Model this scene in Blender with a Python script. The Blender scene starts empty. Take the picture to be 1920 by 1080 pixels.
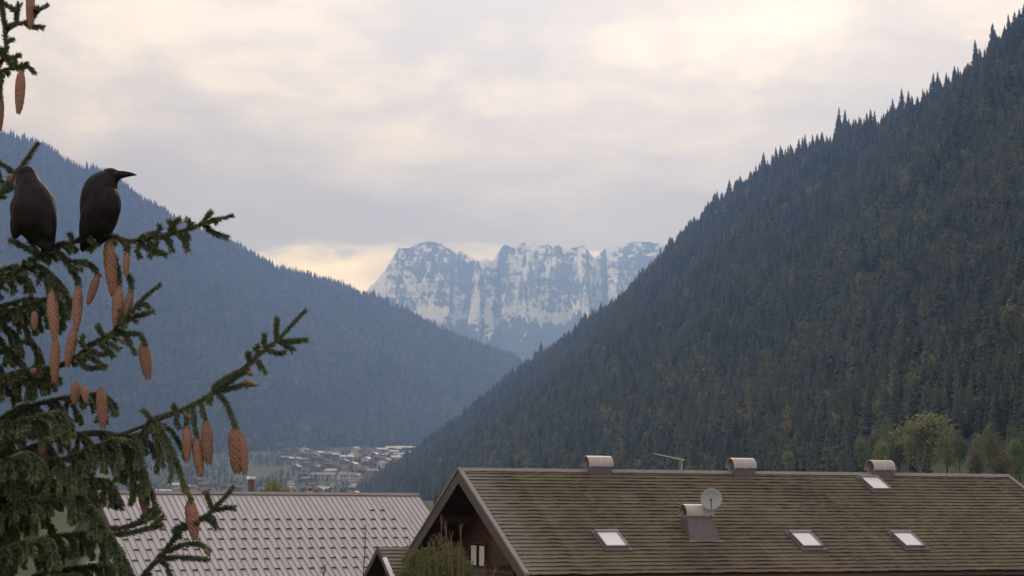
import bpy, bmesh, math, random
import numpy as np
from mathutils import Vector, Matrix, Quaternion
random.seed(7)
RNG = np.random.default_rng(7)
SC = bpy.context.scene
COL = SC.collection
rad = math.radians

# ------------------------------------------------------------------ camera
F_PX, HORIZON, ROLL, CAMZ = 3160.0, 945.0, rad(0.25), 7.0      # focal length in photo pixels, horizon row
PITCH = math.atan((HORIZON - 540) / F_PX)
cam_data = bpy.data.cameras.new('camera')
cam = bpy.data.objects.new('camera', cam_data)
COL.objects.link(cam)
cam_data.sensor_width = 36.0
cam_data.lens = 36.0 * F_PX / 1920.0
cam_data.clip_start = 0.1
cam_data.clip_end = 60000
cam.matrix_world = Matrix.Translation((0, 0, CAMZ)) @ Matrix.Rotation(math.pi / 2 + PITCH, 4, 'X') @ Matrix.Rotation(ROLL, 4, 'Z')
SC.camera = cam

# ------------------------------------------------------------------ sky, sun, exposure
SUN_EL, SUN_AZ = rad(26), rad(6)
world = bpy.data.worlds.new('World')
SC.world = world
world.use_nodes = True


class NT:
    """small helper for node trees"""
    def __init__(self, tree):
        self.t = tree
        self.n = tree.nodes
        self.n.clear()

    def add(self, kind, ins=None, **props):
        nd = self.n.new(kind)
        for k, v in props.items():
            setattr(nd, k, v)
        for k, v in (ins or {}).items():
            self.put(nd.inputs[k], v)
        return nd

    def put(self, sock, v):
        if isinstance(v, bpy.types.NodeSocket):
            self.t.links.new(v, sock)
        elif isinstance(v, (tuple, list)) and len(v) == 3 and sock.type == 'RGBA':
            sock.default_value = (*v, 1)
        else:
            sock.default_value = v

    def math(self, op, a, b=0.0, clamp=False):
        nd = self.add('ShaderNodeMath', {0: a, 1: b}, operation=op)
        nd.use_clamp = clamp
        return nd.outputs[0]

    def vmath(self, op, a, b=(0, 0, 0)):
        return self.add('ShaderNodeVectorMath', {0: a, 1: b}, operation=op).outputs[0]

    def mix(self, f, a, b, blend='MIX'):
        nd = self.add('ShaderNodeMix', data_type='RGBA', blend_type=blend)
        self.put(nd.inputs['Factor'], f)
        self.put(nd.inputs[6], a)
        self.put(nd.inputs[7], b)
        return nd.outputs[2]

    def ramp(self, f, stops, interp='LINEAR'):
        nd = self.add('ShaderNodeValToRGB', {0: f})
        nd.color_ramp.interpolation = interp
        el = nd.color_ramp.elements
        while len(el) < len(stops):
            el.new(0.5)
        for e, (p, c) in zip(el, stops):
            e.position = p
            e.color = (*c, 1) if len(c) == 3 else c
        return nd.outputs[0]

    def rng(self, v, a, b, c=0.0, d=1.0, smooth=False):
        nd = self.add('ShaderNodeMapRange', {0: v, 1: a, 2: b, 3: c, 4: d})
        if smooth:
            nd.interpolation_type = 'SMOOTHSTEP'
        return nd.outputs[0]

    def noise(self, vec, scale, detail=4.0, rough=0.55, dist=0.0):
        nd = self.add('ShaderNodeTexNoise', {'Scale': scale, 'Detail': detail, 'Roughness': rough, 'Distortion': dist})
        if vec is not None:
            self.put(nd.inputs['Vector'], vec)
        return nd.outputs[0]


def build_world():
    w = NT(world.node_tree)
    d = w.add('ShaderNodeTexCoord').outputs['Generated']
    sep = w.add('ShaderNodeSeparateXYZ', {0: d})
    x, y, z = sep.outputs
    zz = w.math('ADD', w.math('MAXIMUM', z, 0.0), 0.16)
    flat = w.add('ShaderNodeCombineXYZ', {0: w.math('DIVIDE', x, zz), 1: w.math('DIVIDE', y, zz), 2: 0.0}).outputs[0]
    big = w.noise(flat, 2.6, 5.0, 0.5, 0.35)
    fine = w.noise(w.vmath('MULTIPLY', flat, (1.0, 1.0, 1.0)), 7.0, 5.0, 0.55, 0.3)
    cover = w.math('ADD', w.math('MULTIPLY', big, 0.72), w.math('MULTIPLY', fine, 0.28))
    # broken stratus seen from below: thin bright parts and grey folds
    thin = w.rng(cover, 0.36, 0.66, 0, 1, True)
    cloud = w.mix(thin, (7.3, 6.6, 7.0), (11.8, 10.2, 9.3))
    # the base of the deck towards the horizon is greyer, and a clear cream strip lies under it
    wob = w.math('ADD', z, w.math('ADD', w.math('MULTIPLY', w.math('SUBTRACT', fine, 0.5), 0.03), w.math('MULTIPLY', w.math('SUBTRACT', big, 0.5), 0.03)))
    base = w.rng(wob, 0.145, 0.30, 1, 0, True)
    cloud = w.mix(w.math('MULTIPLY', base, 0.88), cloud, (3.4, 2.75, 3.2))
    low = w.rng(wob, 0.150, 0.205, 1, 0, True)
    cloud = w.mix(w.math('MULTIPLY', low, 0.6), cloud, (2.5, 2.0, 2.6))
    gap = w.rng(wob, 0.141, 0.153, 1, 0, True)
    cloud = w.mix(w.math('MULTIPLY', gap, w.rng(big, 0.36, 0.56, 0.35, 0.9, True)), cloud, (12.6, 10.4, 7.8))
    sky = w.add('ShaderNodeTexSky', sky_type='NISHITA', sun_disc=False, sun_elevation=SUN_EL, sun_rotation=SUN_AZ,
                altitude=1000.0, air_density=1.0, dust_density=1.5, ozone_density=1.0).outputs[0]
    col = w.mix(0.94, sky, cloud)
    bg = w.add('ShaderNodeBackground', {'Color': col, 'Strength': 0.1})
    out = w.add('ShaderNodeOutputWorld', {'Surface': bg.outputs[0]})


build_world()
sun_data = bpy.data.lights.new('sun', 'SUN')
sun_data.energy = 0.8
sun_data.angle = rad(14)
sun_data.color = (1.0, 0.95, 0.89)
sun = bpy.data.objects.new('sun', sun_data)
COL.objects.link(sun)
sun_dir = Vector((math.sin(SUN_AZ) * math.cos(SUN_EL), math.cos(SUN_AZ) * math.cos(SUN_EL), math.sin(SUN_EL)))
sun.rotation_euler = sun_dir.to_track_quat('Z', 'Y').to_euler()
vs = SC.view_settings
vs.view_transform = 'Standard'
vs.look = 'None'
vs.exposure = 0.0
vs.gamma = 1.0
vs.use_curve_mapping = False
SC.render.engine = 'CYCLES'
cy = SC.cycles
cy.use_denoising = True
cy.max_bounces = 5
cy.diffuse_bounces = 2
cy.glossy_bounces = 2
cy.transmission_bounces = 3
cy.transparent_max_bounces = 6
cy.volume_bounces = 1
cy.sample_clamp_indirect = 4.0

HAZE_DENSITY = 1.2e-4
HAZE_COLOR = (0.27, 0.45, 1.0)

# ------------------------------------------------------------------ helpers


def at(px, py, Y):
    """world point seen at photo pixel (px, py) at a distance Y along the level view axis"""
    u, v = px - 960.0, py - 540.0
    c, s = math.cos(ROLL), math.sin(ROLL)
    u, v = c * u + s * v, -s * u + c * v
    dx, df, du = u / F_PX, 1.0, -v / F_PX
    y = df * math.cos(PITCH) - du * math.sin(PITCH)
    z = df * math.sin(PITCH) + du * math.cos(PITCH)
    return Vector((dx * Y / y, Y, CAMZ + z * Y / y))


def to_px(Pn):
    """photo pixels of world points (n,3)"""
    x, y, z = Pn[:, 0], Pn[:, 1], Pn[:, 2] - CAMZ
    d = y * math.cos(PITCH) + z * math.sin(PITCH)
    v = -(-y * math.sin(PITCH) + z * math.cos(PITCH)) / d * F_PX
    u = x / d * F_PX
    c, s = math.cos(ROLL), math.sin(ROLL)
    return 960 + c * u - s * v, 540 + s * u + c * v


def hash2(ix, iy, seed):
    n = (ix.astype(np.int64) * 374761393 + iy.astype(np.int64) * 668265263 + seed * 1442695041) & 0x7fffffff
    n = ((n ^ (n >> 13)) * 1274126177) & 0x7fffffff
    return ((n ^ (n >> 16)) & 0xffff) / 65535.0


def vnoise(x, y, seed=0):
    ix, iy = np.floor(x), np.floor(y)
    fx, fy = x - ix, y - iy
    fx = fx * fx * (3 - 2 * fx)
    fy = fy * fy * (3 - 2 * fy)
    a, b = hash2(ix, iy, seed), hash2(ix + 1, iy, seed)
    c, d = hash2(ix, iy + 1, seed), hash2(ix + 1, iy + 1, seed)
    return (a + (b - a) * fx) * (1 - fy) + (c + (d - c) * fx) * fy


def fbm(x, y, octaves=4, seed=0, ridged=False):
    t, amp, tot = 0, 1.0, 0
    for o in range(octaves):
        n = vnoise(x * 2 ** o, y * 2 ** o, seed + o * 17)
        if ridged:
            n = 1 - abs(2 * n - 1)
        t = t + n * amp
        tot += amp
        amp *= 0.5
    return t / tot


class MB:
    """collects faces for one mesh"""
    def __init__(self):
        self.v, self.f, self.m = [], [], []
        self.mi = 0

    def add(self, vs, fs):
        o = len(self.v)
        self.v += [tuple(p) for p in vs]
        self.f += [tuple(i + o for i in f) for f in fs]
        self.m += [self.mi] * len(fs)

    def box(self, lo, hi, mat=None):
        x0, y0, z0 = lo
        x1, y1, z1 = hi
        vs = [(x0, y0, z0), (x1, y0, z0), (x1, y1, z0), (x0, y1, z0), (x0, y0, z1), (x1, y0, z1), (x1, y1, z1), (x0, y1, z1)]
        if mat is not None:
            vs = [mat @ Vector(p) for p in vs]
        self.add(vs, [(0, 3, 2, 1), (4, 5, 6, 7), (0, 1, 5, 4), (1, 2, 6, 5), (2, 3, 7, 6), (3, 0, 4, 7)])

    def prism(self, ring, offset):
        """closed polygon ring extruded by a vector"""
        n = len(ring)
        off = Vector(offset)
        vs = [Vector(p) for p in ring] + [Vector(p) + off for p in ring]
        fs = [tuple(reversed(range(n))), tuple(range(n, 2 * n))]
        fs += [(i, (i + 1) % n, n + (i + 1) % n, n + i) for i in range(n)]
        self.add(vs, fs)

    def tube(self, pts, radii, n=6):
        pts = [Vector(p) for p in pts]
        if not hasattr(radii, '__len__'):
            radii = [radii] * len(pts)
        vs, fs = [], []
        up = Vector((0.13, 0.29, 0.95))
        for i, p in enumerate(pts):
            t = (pts[min(i + 1, len(pts) - 1)] - pts[max(i - 1, 0)]).normalized()
            a = t.cross(up)
            if a.length < 1e-3:
                a = t.cross(Vector((1, 0, 0)))
            a.normalize()
            b = t.cross(a)
            for k in range(n):
                q = 2 * math.pi * k / n
                vs.append(p + (a * math.cos(q) + b * math.sin(q)) * radii[i])
        for i in range(len(pts) - 1):
            for k in range(n):
                k2 = (k + 1) % n
                fs.append((i * n + k, i * n + k2, (i + 1) * n + k2, (i + 1) * n + k))
        fs.append(tuple(reversed(range(n))))
        fs.append(tuple(range((len(pts) - 1) * n, len(pts) * n)))
        self.add(vs, fs)

    def ellipsoid(self, c, r, mat=None, nu=16, nv=10):
        vs, fs = [], []
        for j in range(nv + 1):
            th = math.pi * j / nv
            for i in range(nu):
                ph = 2 * math.pi * i / nu
                p = Vector((r[0] * math.sin(th) * math.cos(ph), r[1] * math.sin(th) * math.sin(ph), r[2] * math.cos(th)))
                if mat is not None:
                    p = mat @ p
                vs.append(Vector(c) + p)
        for j in range(nv):
            for i in range(nu):
                i2 = (i + 1) % nu
                fs.append((j * nu + i, (j + 1) * nu + i, (j + 1) * nu + i2, j * nu + i2))
        self.add(vs, fs)

    def mesh(self, name, mats, smooth=False):
        me = bpy.data.meshes.new(name)
        me.from_pydata(self.v, [], self.f)
        for m in mats if isinstance(mats, (list, tuple)) else [mats]:
            me.materials.append(m)
        if any(self.m):
            me.polygons.foreach_set('material_index', self.m)
        if smooth:
            me.polygons.foreach_set('use_smooth', [True] * len(self.f))
        me.update()
        return me

    def build(self, name, mats, parent=None, smooth=False):
        return link(name, self.mesh(name, mats, smooth), parent)


def link(name, data, parent=None):
    o = bpy.data.objects.new(name, data)
    COL.objects.link(o)
    if parent is not None:
        o.parent = parent
    return o


def tag(o, label=None, cat=None, group=None, kind=None):
    for k, v in (('label', label), ('category', cat), ('group', group), ('kind', kind)):
        if v:
            o[k] = v
    return o


def thing(name, loc, label, cat, rz=0.0, group=None, scale=1.0):
    o = link(name, None)
    o.location = loc
    o.rotation_euler = (0, 0, rz)
    o.scale = (scale, scale, scale) if not hasattr(scale, '__len__') else scale
    return tag(o, label, cat, group)


def grid_mesh(name, P, mats, smooth=True):
    """P: (n, m, 3) array"""
    n, m = P.shape[:2]
    me = bpy.data.meshes.new(name)
    idx = np.arange(n * m).reshape(n, m)
    q = np.stack([idx[:-1, :-1], idx[1:, :-1], idx[1:, 1:], idx[:-1, 1:]], -1).reshape(-1, 4)
    me.vertices.add(n * m)
    me.vertices.foreach_set('co', P.astype(np.float32).ravel())
    me.loops.add(q.size)
    me.loops.foreach_set('vertex_index', q.astype(np.int32).ravel())
    me.polygons.add(len(q))
    me.polygons.foreach_set('loop_start', np.arange(0, q.size, 4, dtype=np.int32))
    me.polygons.foreach_set('use_smooth', np.full(len(q), smooth))
    for mt in mats if isinstance(mats, (list, tuple)) else [mats]:
        me.materials.append(mt)
    me.update(calc_edges=True)
    me.validate()
    return me


def soup_mesh(name, V, nper, mats, smooth=False):
    """V: (k*nper, 3) vertices of k separate faces of nper corners"""
    me = bpy.data.meshes.new(name)
    k = len(V) // nper
    me.vertices.add(len(V))
    me.vertices.foreach_set('co', np.asarray(V, dtype=np.float32).ravel())
    me.loops.add(len(V))
    me.loops.foreach_set('vertex_index', np.arange(len(V), dtype=np.int32))
    me.polygons.add(k)
    me.polygons.foreach_set('loop_start', np.arange(0, k * nper, nper, dtype=np.int32))
    for mt in mats if isinstance(mats, (list, tuple)) else [mats]:
        me.materials.append(mt)
    me.update(calc_edges=True)
    return me


# ------------------------------------------------------------------ materials


def mat_new(name):
    m = bpy.data.materials.new(name)
    m.use_nodes = True
    return m, NT(m.node_tree)


def finish(n, color, rough=0.8, spec=0.3, metallic=0.0, bump=None, bump_d=0.01, bump_s=0.5, **extra):
    ins = {'Base Color': color, 'Roughness': rough, 'Specular IOR Level': spec, 'Metallic': metallic}
    ins.update(extra)
    b = n.add('ShaderNodeBsdfPrincipled', ins)
    if bump is not None:
        bp = n.add('ShaderNodeBump', {'Height': bump, 'Distance': bump_d, 'Strength': bump_s})
        n.put(b.inputs['Normal'], bp.outputs[0])
    n.add('ShaderNodeOutputMaterial', {'Surface': b.outputs[0]})


def mat_plain(name, color, rough=0.7, vary=0.15, scale=3.0, spec=0.3, metallic=0.0, bump=0.3, bump_d=0.01, **extra):
    """one colour with soft wear and grain"""
    m, n = mat_new(name)
    co = n.add('ShaderNodeTexCoord').outputs['Object']
    a = n.noise(co, scale, 5, 0.6)
    b = n.noise(co, scale * 9, 3, 0.6)
    f = n.math('ADD', n.math('MULTIPLY', a, 0.7), n.math('MULTIPLY', b, 0.3))
    lo = tuple(c * (1 - vary) for c in color)
    hi = tuple(min(1, c * (1 + vary)) for c in color)
    col = n.mix(n.rng(f, 0.32, 0.68), lo, hi)
    finish(n, col, rough, spec, metallic, b, bump_d, bump, **extra)
    return m


def mat_leaf(name, stops, rough=0.7, trans=0.0, noise_scale=1.5):
    """foliage: colour by object (each tree its own tint) and by a noise inside the crown"""
    m, n = mat_new(name)
    r = n.add('ShaderNodeObjectInfo').outputs['Random']
    co = n.add('ShaderNodeTexCoord').outputs['Object']
    nz = n.noise(co, noise_scale, 3, 0.6)
    col = n.ramp(r, stops)
    patch = n.noise(n.add('ShaderNodeNewGeometry').outputs['Position'], 0.011, 4, 0.6)
    col = n.mix(n.rng(patch, 0.46, 0.70, 0, 0.8), col, n.mix(0.55, col, (0.15, 0.155, 0.08)))
    col = n.mix(n.rng(patch, 0.42, 0.25, 0, 0.4), col, (0.012, 0.022, 0.018))
    col = n.mix(n.rng(nz, 0.3, 0.7), n.mix(0.3, col, (0.01, 0.015, 0.008)), n.mix(0.15, col, (0.3, 0.32, 0.12)))
    if not trans:
        finish(n, col, rough, 0.2)
        return m
    b = n.add('ShaderNodeBsdfPrincipled', {'Base Color': col, 'Roughness': rough, 'Specular IOR Level': 0.2})
    t = n.add('ShaderNodeBsdfTranslucent', {'Color': col})
    x = n.add('ShaderNodeMixShader', {0: trans, 1: b.outputs[0], 2: t.outputs[0]})
    n.add('ShaderNodeOutputMaterial', {'Surface': x.outputs[0]})
    return m


M = {}
M['spruce'] = mat_leaf('spruce_foliage', [(0.0, (0.020, 0.032, 0.024)), (0.35, (0.037, 0.056, 0.036)), (0.7, (0.062, 0.085, 0.048)), (0.88, (0.080, 0.105, 0.055)), (0.97, (0.10, 0.115, 0.06)), (1.0, (0.125, 0.105, 0.065))], noise_scale=0.25)
M['broadleaf'] = mat_leaf('broadleaf_foliage', [(0.0, (0.085, 0.13, 0.055)), (0.4, (0.13, 0.17, 0.065)), (0.7, (0.19, 0.21, 0.08)), (0.9, (0.25, 0.21, 0.08)), (1.0, (0.24, 0.15, 0.08))], trans=0.35, noise_scale=4)
M['yellow_leaf'] = mat_leaf('yellowing_foliage', [(0.0, (0.19, 0.27, 0.11)), (0.5, (0.24, 0.30, 0.12)), (1.0, (0.28, 0.29, 0.12))], trans=0.4, noise_scale=6)
M['olive_leaf'] = mat_leaf('olive_foliage', [(0.0, (0.13, 0.17, 0.08)), (1.0, (0.18, 0.19, 0.09))], trans=0.4, noise_scale=6)
M['brown_leaf'] = mat_leaf('brown_foliage', [(0.0, (0.13, 0.115, 0.05)), (1.0, (0.17, 0.12, 0.055))], trans=0.3, noise_scale=6)
M['bark'] = mat_plain('bark', (0.06, 0.045, 0.035), 0.9, 0.4, 20, bump=0.8)
M['twig'] = mat_plain('twig_bark', (0.075, 0.055, 0.035), 0.9, 0.4, 40, bump=0.8, bump_d=0.002)
M['dry_stalk'] = mat_plain('dry_stalk', (0.17, 0.11, 0.075), 0.9, 0.3, 30)
M['pale_wood'] = mat_plain('pale_metal', (0.5, 0.48, 0.46), 0.5, 0.2, 20)


def mat_needles(name='spruce_needles', k=1.0, t=(1, 1, 1)):
    m, n = mat_new(name)
    co = n.add('ShaderNodeTexCoord').outputs['Object']
    nz = n.noise(co, 9.0, 3, 0.6)
    n2 = n.noise(co, 120.0, 2, 0.5)
    f = n.math('ADD', n.math('MULTIPLY', nz, 0.6), n.math('MULTIPLY', n2, 0.4))
    cs = [(0.3, (0.055, 0.082, 0.052)), (0.5, (0.105, 0.142, 0.084)), (0.7, (0.165, 0.198, 0.11))]
    col = n.ramp(f, [(p, tuple(c[i] * k * t[i] for i in range(3))) for p, c in cs])
    finish(n, col, 0.55, 0.35)
    return m


def mat_cone(name, lo, hi):
    m, n = mat_new(name)
    co = n.add('ShaderNodeTexCoord').outputs['Object']
    r = n.add('ShaderNodeObjectInfo').outputs['Random']
    nz = n.noise(co, 14.0, 4, 0.6)
    col = n.mix(nz, lo, hi)
    col = n.mix(n.math('MULTIPLY', r, 0.5), col, tuple(c * 0.5 for c in lo))
    finish(n, col, 0.6, 0.3)
    return m


def mat_crow():
    m, n = mat_new('crow_plumage')
    co = n.add('ShaderNodeTexCoord').outputs['Object']
    st = n.vmath('MULTIPLY', co, (1.0, 1.0, 0.38))
    v = n.add('ShaderNodeTexVoronoi', {'Vector': st, 'Scale': 42.0, 'Randomness': 0.6})
    nz = n.noise(n.vmath('MULTIPLY', co, (1.0, 1.0, 0.2)), 220.0, 4, 0.6)
    col = n.mix(n.rng(v.outputs[0], 0.0, 0.7), (0.008, 0.008, 0.010), (0.020, 0.018, 0.020))
    h = n.math('ADD', n.math('MULTIPLY', v.outputs[0], -0.9), n.math('MULTIPLY', nz, 0.35))
    finish(n, col, n.rng(nz, 0.3, 0.7, 0.45, 0.7), 0.14, 0.0, h, 0.006, 0.8)
    return m


def mat_roof_courses():
    m, n = mat_new('mossy_brown_tiles')
    geo = n.add('ShaderNodeTexCoord').outputs['Object']
    r = n.add('ShaderNodeObjectInfo').outputs['Random']
    a = n.noise(n.add('ShaderNodeNewGeometry').outputs['Position'], 0.5, 6, 0.65)
    b = n.noise(n.vmath('MULTIPLY', geo, (1.0, 3.0, 3.0)), 4.0, 4, 0.65)
    col = n.ramp(a, [(0.28, (0.085, 0.074, 0.068)), (0.42, (0.140, 0.118, 0.092)), (0.5, (0.150, 0.128, 0.102)), (0.6, (0.182, 0.160, 0.104)), (0.72, (0.185, 0.162, 0.142))])
    col = n.mix(n.rng(b, 0.35, 0.7), n.mix(0.38, col, (0.02, 0.018, 0.015)), n.mix(0.18, col, (0.32, 0.28, 0.18)))
    col = n.mix(n.math('MULTIPLY', r, 0.22), col, (0.07, 0.058, 0.045))
    # pale weathered tiles near the verges and below the chimney
    sx = n.add('ShaderNodeSeparateXYZ', {0: geo}).outputs[0]
    edge = n.rng(n.math('ADD', sx, n.math('MULTIPLY', a, 1.6)), 0.7, 2.6, 0.65, 0.0, True)
    col = n.mix(edge, col, (0.23, 0.21, 0.19))
    tile = n.add('ShaderNodeTexWave', {'Vector': geo, 'Scale': 1.05, 'Distortion': 0.4}, wave_type='BANDS', bands_direction='X', wave_profile='SIN').outputs[1]
    finish(n, col, 0.9, 0.15, 0.0, n.math('ADD', n.math('MULTIPLY', tile, 0.5), b), 0.03, 0.6)
    return m


def mat_planks(name, dark, lite, axis='X', scale=5.0):
    m, n = mat_new(name)
    co = n.add('ShaderNodeTexCoord').outputs['Object']
    w = n.add('ShaderNodeTexWave', {'Vector': co, 'Scale': scale / 6.28 * 2, 'Distortion': 0.0}, wave_type='BANDS', bands_direction=axis, wave_profile='SAW').outputs[1]
    nz = n.noise(n.vmath('MULTIPLY', co, (6, 6, 1)), 3.0, 4, 0.6)
    col = n.mix(nz, dark, lite)
    col = n.mix(n.rng(w, 0.9, 0.98), col, tuple(c * 0.3 for c in dark))
    finish(n, col, 0.8, 0.2, 0.0, n.rng(w, 0.88, 0.98, 1, 0), 0.02, 0.7)
    return m


def mat_metal_roof():
    m, n = mat_new('grey_sheet_metal')
    co = n.add('ShaderNodeTexCoord').outputs['Object']
    a = n.noise(n.vmath('MULTIPLY', co, (1.6, 0.22, 0.22)), 1.1, 6, 0.65)
    b = n.noise(co, 9.0, 5, 0.65)
    c = n.noise(co, 0.35, 4, 0.6)
    col = n.mix(n.rng(a, 0.3, 0.7), (0.42, 0.415, 0.445), (0.55, 0.545, 0.585))
    col = n.mix(n.rng(b, 0.45, 0.75, 0, 0.35), col, (0.36, 0.31, 0.31))
    col = n.mix(n.rng(c, 0.5, 0.75, 0, 0.3), col, (0.36, 0.37, 0.35))
    finish(n, col, n.rng(b, 0.2, 0.8, 0.42, 0.62), 0.4, 0.0, b, 0.004, 0.3)
    return m


def mat_rock_snow():
    m, n = mat_new('rock_and_snow')
    g = n.add('ShaderNodeNewGeometry')
    pos = n.vmath('SCALE', g.outputs['Position'])
    pos.node.inputs['Scale'].default_value = 1.25
    nz_ = n.add('ShaderNodeSeparateXYZ', {0: g.outputs['Normal']}).outputs[2]
    z = n.add('ShaderNodeSeparateXYZ', {0: pos}).outputs[2]
    a = n.noise(pos, 0.0022, 7, 0.62)
    fine = n.noise(pos, 0.024, 6, 0.7)
    strata = n.noise(n.vmath('MULTIPLY', pos, (0.15, 0.15, 1.6)), 0.012, 4, 0.6)
    rock = n.mix(strata, (0.03, 0.033, 0.042), (0.085, 0.085, 0.092))
    gul = n.noise(n.vmath('ADD', n.vmath('MULTIPLY', pos, (1.0, 0.4, 0.34)), n.add('ShaderNodeCombineXYZ', {0: n.math('MULTIPLY', z, 0.55)}).outputs[0]), 0.0065, 6, 0.68, 0.6)
    ledge = n.noise(n.vmath('MULTIPLY', pos, (0.10, 0.10, 1.0)), 0.022, 4, 0.6, 0.4)
    s = n.math('ADD', n.math('MULTIPLY', nz_, 1.7), n.math('MULTIPLY', n.math('SUBTRACT', a, 0.5), 0.5))
    s = n.math('ADD', s, n.math('MULTIPLY', n.math('SUBTRACT', gul, 0.5), 1.2))
    s = n.math('ADD', s, n.math('MULTIPLY', n.math('SUBTRACT', ledge, 0.5), 1.1))
    s = n.math('ADD', s, n.math('MULTIPLY', n.math('SUBTRACT', fine, 0.5), 1.3))
    s = n.math('ADD', s, n.rng(z, 1000, 1420, -0.5, 0.54))
    s = n.math('ADD', s, n.rng(z, 1600, 2000, 0.0, -0.38))
    zl = n.math('ADD', z, n.math('MULTIPLY', n.math('SUBTRACT', a, 0.5), 420))
    band = n.math('MULTIPLY', n.rng(zl, 1330, 1400, 0, 1, True), n.rng(zl, 1420, 1500, 1, 0, True))
    s = n.math('ADD', s, n.math('MULTIPLY', band, 0.45))
    snow = n.rng(s, 0.80, 1.24, 0, 1, True)
    low = n.rng(n.math('ADD', z, n.math('MULTIPLY', n.math('SUBTRACT', fine, 0.5), 500)), 900, 1250, 1, 0, True)
    ground = n.mix(low, rock, n.mix(fine, (0.03, 0.04, 0.03), (0.09, 0.085, 0.06)))
    snow = n.math('MULTIPLY', snow, n.math('SUBTRACT', 1.0, n.math('MULTIPLY', low, 0.9)))
    col = n.mix(snow, ground, (0.76, 0.79, 0.88))
    finish(n, col, 0.85, 0.2, 0.0, n.math('ADD', a, n.math('MULTIPLY', fine, 0.4)), 120.0, 0.7)
    return m


def mat_ground():
    m, n = mat_new('meadow_ground')
    g = n.add('ShaderNodeNewGeometry')
    pos = g.outputs['Position']
    a = n.noise(pos, 0.004, 5, 0.6)
    b = n.noise(pos, 0.15, 4, 0.6)
    col = n.ramp(a, [(0.35, (0.045, 0.06, 0.03)), (0.5, (0.075, 0.095, 0.04)), (0.65, (0.11, 0.105, 0.05))])
    col = n.mix(n.rng(b, 0.3, 0.7), n.mix(0.3, col, (0.02, 0.03, 0.01)), col)
    finish(n, col, 0.95, 0.1)
    return m


def mat_forest_floor(name):
    m, n = mat_new(name)
    g = n.add('ShaderNodeNewGeometry')
    pos = g.outputs['Position']
    a = n.noise(pos, 0.02, 5, 0.6)
    col = n.ramp(a, [(0.35, (0.02, 0.028, 0.015)), (0.55, (0.04, 0.045, 0.022)), (0.7, (0.07, 0.07, 0.03))])
    finish(n, col, 0.95, 0.1)
    return m


M['needles'] = mat_needles()
M['young'] = mat_needles('young_spruce_needles', 1.55, (1.08, 1.0, 0.82))
M['cone'] = mat_cone('cone_scale_tips', (0.30, 0.165, 0.12), (0.58, 0.345, 0.255))
M['cone_base'] = mat_cone('cone_scale_bases', (0.20, 0.105, 0.075), (0.40, 0.22, 0.16))
M['crow'] = mat_crow()
M['beak'] = mat_plain('crow_beak', (0.02, 0.019, 0.02), 0.4, 0.2, 60, spec=0.5)
M['eye'] = mat_plain('crow_eye', (0.01, 0.008, 0.006), 0.1, 0.1, 10, spec=0.6)
M['tiles'] = mat_roof_courses()
M['verge'] = mat_plain('weathered_verge_board', (0.09, 0.079, 0.078), 0.8, 0.25, 3, bump=0.5)
M['flashing'] = mat_plain('zinc_flashing', (0.19, 0.18, 0.185), 0.55, 0.2, 4)
M['redwood'] = mat_planks('red_brown_planks', (0.045, 0.014, 0.009), (0.085, 0.035, 0.022), 'Y', 6.0)
M['soffit'] = mat_planks('soffit_planks', (0.07, 0.028, 0.018), (0.12, 0.06, 0.04), 'Y', 7.0)
M['timber'] = mat_plain('old_timber', (0.07, 0.045, 0.03), 0.85, 0.3, 5, bump=0.5)
M['dark'] = mat_plain('dark_opening', (0.012, 0.011, 0.012), 0.7, 0.3, 5)
M['curtain'] = mat_plain('white_curtain', (0.62, 0.61, 0.62), 0.9, 0.1, 10)
M['glass'] = mat_plain('window_glass', (0.03, 0.033, 0.04), 0.08, 0.1, 2, spec=0.6, bump=0.0)
M['white_pane'] = mat_plain('glossy_white_pane', (0.72, 0.71, 0.76), 0.5, 0.06, 2, spec=0.5, bump=0.0, **{'Coat Weight': 0.7, 'Coat Roughness': 0.06})  # skylight pane: opaque near-white base colour under a smooth clear coat
M['zinc_dark'] = mat_plain('dark_zinc', (0.12, 0.115, 0.125), 0.55, 0.2, 4)
M['zinc_lite'] = mat_plain('pale_zinc', (0.40, 0.375, 0.375), 0.45, 0.15, 4)
M['dish'] = mat_plain('dish_grey', (0.31, 0.325, 0.325), 0.5, 0.1, 6)
M['metal_roof'] = mat_metal_roof()
M['seam'] = mat_plain('seam_metal', (0.30, 0.285, 0.30), 0.55, 0.15, 2)
M['guard'] = mat_plain('snow_guard_metal', (0.13, 0.11, 0.11), 0.6, 0.3, 2)
M['ridge_cap'] = mat_plain('ridge_cap_metal', (0.24, 0.22, 0.215), 0.6, 0.2, 3)
M['brick'] = mat_plain('brick_chimney', (0.16, 0.085, 0.065), 0.9, 0.3, 12, bump=0.6)
M['white'] = mat_plain('white_paint', (0.72, 0.71, 0.70), 0.6, 0.1, 5)
M['render'] = mat_plain('pale_render', (0.42, 0.40, 0.38), 0.85, 0.1, 2)
M['ground'] = mat_ground()
M['forest_floor'] = mat_forest_floor('forest_floor')
M['rock'] = mat_rock_snow()

# ------------------------------------------------------------------ large structure: ground, hills, mountain


def resample(pts, n):
    """polyline of 3-D points -> n points, even in index-length"""
    P = np.array([list(p) for p in pts], float)
    d = np.r_[0, np.cumsum(np.linalg.norm(np.diff(P, axis=0), axis=1))]
    t = np.linspace(0, d[-1], n)
    return np.stack([np.interp(t, d, P[:, k]) for k in range(3)], 1)


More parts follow.
